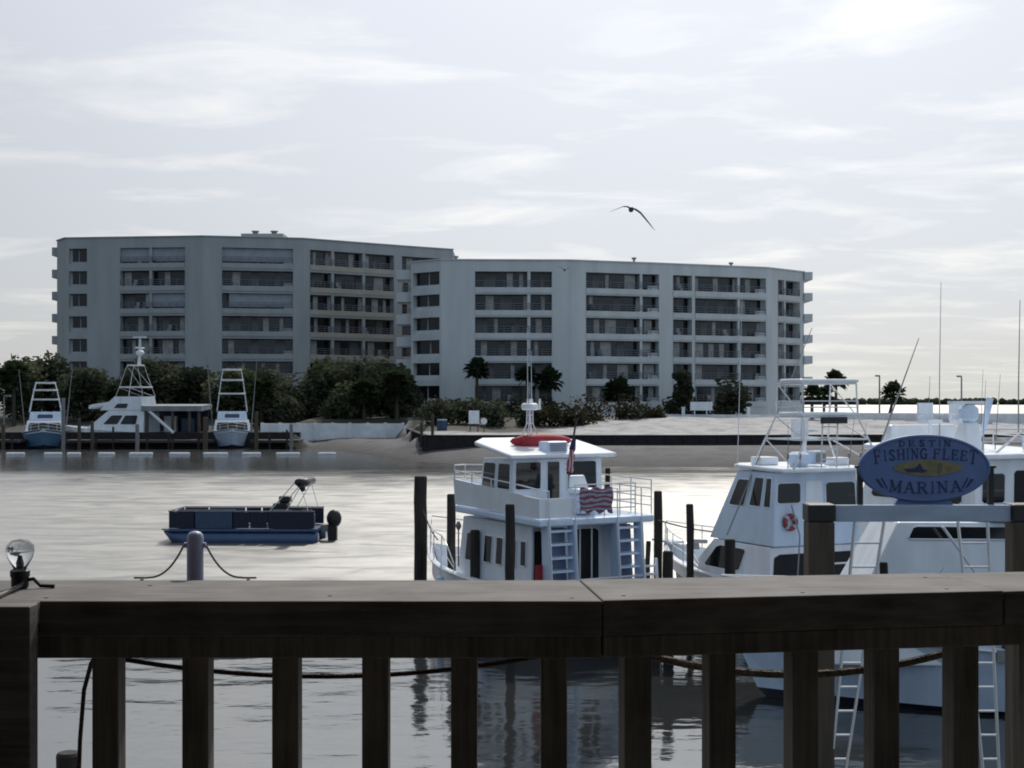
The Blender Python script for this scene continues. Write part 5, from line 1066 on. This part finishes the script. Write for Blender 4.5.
gull('tiny distant gull before the upper floor of the nearer apartment block', at(564.5, 270, 120), 1.3,
     [(0, 0.02, .2, .03), (-0.2, 0.14, .2, .02), (-0.42, 0.26, .03, .01)], [(0, 0.02, .2, .03), (0.2, 0.10, .2, .02), (0.38, 0.10, .03, .01)])

# ------------------------------------------------------------------ the porch we stand on: railing, deck; unseen wall and roof added to block sky light
dk = MB(); dk.box(-14, 14, -4, 2.45, 3.98, 4.16); tag(dk.build('porch_floor', bal_wood), 'brown boarded porch floor behind the railing', 'floor')
pw = MB(); pw.box(-14, 14, -4.2, -3.9, 4.0, 6.745); tag(pw.build('sky_block_wall', mat('sky_block_wall_brown', (0.09, 0.076, 0.062), 0.8, 0.2, 2)), 'unseen dark brown wall added behind the porch to block sky light', 'wall')
pr_ = MB(); pr_.box(-14, 14, -4.2, 1.7, 6.75, 6.9); tag(pr_.build('sky_block_roof', mat('sky_block_roof_brown', (0.05, 0.042, 0.035), 0.8, 0.2, 2)), 'unseen dark roof added over the porch to block sky light', 'roof')
zc_ = H - 0.2743                      # top of the cap board
Yn, Yf = 1.92, 2.144
rail = thing('porch_railing', 'weathered wooden porch railing with grey cap board and square balusters', 'railing', (0, 2.02, zc_))
def on_right(d, Y): # the right-hand run turns slightly away from the viewer
    a = R(9.5); ox, oy = 0.124, Yn
    return (ox + d*math.cos(a) - (Y-Yn)*math.sin(a)*0.0 - (Y-Yn)*math.sin(a)*1.0, oy + d*math.sin(a) + (Y-Yn)*math.cos(a))
def rq(mb, d0, d1, y0, y1, z0, z1):
    ps = [on_right(d0, y0), on_right(d1, y0), on_right(d1, y1), on_right(d0, y1)]
    return mb.hexa([(p[0], p[1]-2.02, z0-zc_) for p in ps] + [(p[0], p[1]-2.02, z1-zc_) for p in ps])
t1 = 0.0495
m = MB(); m.hexa([(-3.2, Yn-2.02, -t1), (0.1236, Yn-2.02, -t1), (0.1028, Yf-2.02, -t1), (-3.2, Yf-2.02, -t1), (-3.2, Yn-2.02, 0), (0.1236, Yn-2.02, 0), (0.1028, Yf-2.02, 0), (-3.2, Yf-2.02, 0)]); m.build('cap_board', cap_wood, rail, bevel=0.0022)
m = MB(); p = on_right(0.592, Yn); q = on_right(0.592, Yf-0.012); a0 = on_right(0.0008, Yn); a1 = (0.1035, Yf)
m.hexa([(a0[0], a0[1]-2.02, -t1+.001), (p[0], p[1]-2.02, -t1+.001), (q[0], q[1]-2.02, -t1+.001), (a1[0], a1[1]-2.02, -t1+.001), (a0[0], a0[1]-2.02, .001), (p[0], p[1]-2.02, .001), (q[0], q[1]-2.02, .001), (a1[0], a1[1]-2.02, .001)]); m.build('cap_board', cap_wood, rail, bevel=0.0022)
m = MB(); rq(m, 0.5945, 3.6, Yn, Yf-0.012, zc_-t1, zc_); m.build('cap_board', cap_wood, rail, bevel=0.0022)
t2 = t1+0.031
m = MB(); m.box(-3.2, 0.1226, 1.93-2.02, 2.11-2.02, -t2, -t1-0.0005); m.build('rail_board', bal_wood, rail, bevel=0.002)
m = MB(); rq(m, 0.004, 3.6, 1.932, 2.10, zc_-t2, zc_-t1-0.0008); m.build('rail_board', bal_wood, rail, bevel=0.002)
zbot = 4.30-zc_
for px in tuple(15-91.6*k for k in range(1, 26)) + (15, 105, 195, 285, 375, 464, 554):
    x = X(px, 1.965); m = MB(); m.box(x-0.0185, x+0.0185, 1.965-2.02, 2.005-2.02, zbot, -t2-0.0005)
    if px != 15: m.build('baluster', bal_wood, rail, bevel=0.002)
for k in range(29):
    d = 0.060 + k*0.1235; m = MB(); rq(m, d-0.0195, d+0.0195, 1.955, 1.995, 4.30, zc_-t2-0.0005); m.build('baluster', bal_wood, rail, bevel=0.002)
m = MB(); m.box(-3.2, 0.118, 1.94-2.02, 2.03-2.02, zbot-0.05, zbot-0.0005); rq(m, 0.004, 3.6, 1.94, 2.03, 4.25, 4.2995); m.build('bottom_rail', bal_wood, rail)
m = MB(); m.box(X(-35, 1.87), X(31, 1.87), 1.865-2.02, 1.8985-2.02, 4.16-zc_, 0.0004); m.box(X(-35, 1.87), X(28, 1.87), 1.8987-2.02, Yn-0.0004-2.02, -0.03, 0.0002); m.build('post', cap_wood, rail, bevel=0.002)
m = MB()
for px, Y in ((46, 1.95), (330, 1.97), (572, 1.95), (150, 2.08)): m.tube([(X(px, Y), Y-2.02, 0.0003), (X(px, Y), Y-2.02, 0.0009)], 0.0032, 10)
for d, Y in ((0.04, 1.96), (0.30, 1.95), (0.52, 1.95), (0.55, 2.08)): p = on_right(d, Y); m.tube([(p[0], p[1]-2.02, 0.0013), (p[0], p[1]-2.02, 0.0019)], 0.0032, 10)
m.build('screw_heads', mat('rusty_screw', (0.05, 0.04, 0.035), 0.6), rail)

# string light bulb with its black socket and cable at the left end
sl_ = thing('string_light', 'clear glass bulb in a black socket on the left end of the railing', 'light', (X(20, 2.05), 2.05, zc_))
def lathe(mb, prof, n=20):
    vs = []; 
    for (r_, z_) in prof:
        for k in range(n): t = 2*math.pi*k/n; vs.append((r_*math.cos(t), r_*math.sin(t), z_))
    k = len(prof); mb.add(vs, [(j*n+i, j*n+(i+1)%n, (j+1)*n+(i+1)%n, (j+1)*n+i) for j in range(k-1) for i in range(n)] + [tuple(range(n-1, -1, -1)), tuple((k-1)*n+i for i in range(n))]); return mb
m = MB(); lathe(m, [(0.011, 0.001), (0.0125, 0.004), (0.0125, 0.016), (0.014, 0.018), (0.014, 0.026), (0.010, 0.029)]); m.build('socket', black_m, sl_, smooth=False)
m = MB(); lathe(m, [(0.0095, 0.0292), (0.013, 0.036), (0.018, 0.045), (0.0205, 0.055), (0.019, 0.063), (0.0125, 0.070), (0.002, 0.0725)]); bu = m.build('bulb', glass, sl_, smooth=True)
m = MB(); lathe(m, [(0.004, 0.0295), (0.004, 0.04), (0.002, 0.05)], 10); m.build('filament_stem', pole_m, bu)
m = MB(); m.tube([(0.006, -0.004, 0.012), (0.006, -0.016, 0.006), (0.004, -0.05, 0.003), (0.009, -0.12, 0.003), (0.013, -0.152, 0.003), (0.014, -0.188, -0.004), (0.014, -0.188, -0.06), (0.011, -0.188, -0.3), (0.012, -0.188, -0.7)], 0.0038, 8); m.tube([(0.008, 0.0, 0.012), (0.02, 0.0, 0.014), (0.03, 0.0, 0.004), (0.05, 0.002, 0.003)], 0.003, 8); m.build('cable', black_m, sl_)

# slim painted stanchion with cords, fixed to the outside of the rail
Yb = 2.19
st_ = thing('rope_stanchion', 'slim lavender painted steel stanchion with rounded top just outside the railing', 'stanchion', (X(195.2, Yb), Yb, zc_-0.35))
zt_ = Z(531, Yb)-(zc_-0.35); rr_ = 8.3*Yb/F
m = MB(); lathe(m, [(rr_, -0.6), (rr_, zt_-rr_*0.9), (rr_*0.92, zt_-rr_*0.45), (rr_*0.66, zt_-rr_*0.14), (rr_*0.2, zt_)], 18); m.build('tube', bollard_m, st_, smooth=True)
m = MB(); m.tube([(-0.017, 0, zt_-0.022), (0.017, 0, zt_-0.022)], 0.0045, 8); m.build('eye_bolt', bollard_m, st_)
m = MB(); m.box(-0.016, 0.016, -0.046, -0.0135, 0.27, 0.30); m.build('clamp', black_m, st_)
for tip, px0, px1, lab in ((-1, 183.5, 134, 'thin grey cord hanging left from the lavender stanchion'), (1, 206.5, 256, 'thin grey cord hanging right from the lavender stanchion')):
    m = MB(); P = []
    for k in range(25):
        t = k/24; px = lerp(px0, px1, t); y = 546 + 31.5*(1-(1-min(1, t/0.72))**2.3) + (0.3 if t > 0.72 else 0); P.append(at(px, y, lerp(Yb, 2.148, t)))
    m.tube(P, 0.0016, 6); m.tube([P[-1]-Vector((tip*0.012, 0, 0.002)), P[-1]-Vector((tip*0.012, 0.0, 0.008))], 0.003, 6)
    tag(m.build('cord', cord_m), lab, 'cord')
# swags of rope below the rail
def swag(label, pts, Y, r, mm):
    m = MB(); P = []
    for k in range(61):
        px = lerp(pts[0][0], pts[-1][0], k/60); P.append(at(px, interp(px, [p[0] for p in pts], [p[1] for p in pts]), Y))
    Q = [P[0]] + [ (P[i-1]+P[i]*2+P[i+1])/4 for i in range(1, 60)] + [P[-1]]
    m.tube(Q, r, 8); tag(m.build('rope', mm), label, 'rope', None)
def parab(x0, y0, x1, y1, xm, ym):
    # sagging curve through three points
    import itertools
    L = []
    for k in range(41):
        x = lerp(x0, x1, k/40)
        y = y0*(x-xm)*(x-x1)/((x0-xm)*(x0-x1)) + ym*(x-x0)*(x-x1)/((xm-x0)*(xm-x1)) + y1*(x-x0)*(x-xm)/((x1-x0)*(x1-xm)); L.append((x, y))
    return L
swag('thin brown rope sagging under the left run of the railing', parab(100, 655, 556, 653, 325, 676.5), 2.07, 0.0036, rope_m)
swag('thick pale rope sagging under the right run of the railing', parab(636, 652, 966, 647, 795, 674.5), 2.22, 0.0062, rope_y)
m = MB(); m.tube([at(98, 652, 2.06), at(91, 664, 2.08), at(84, 690, 2.09), at(80, 740, 2.1), at(78, 800, 2.1)], 0.0034, 8); tag(m.build('rope', rope_m), 'dark rope end hanging straight down below the left railing', 'rope')

bpy.context.view_layer.update()
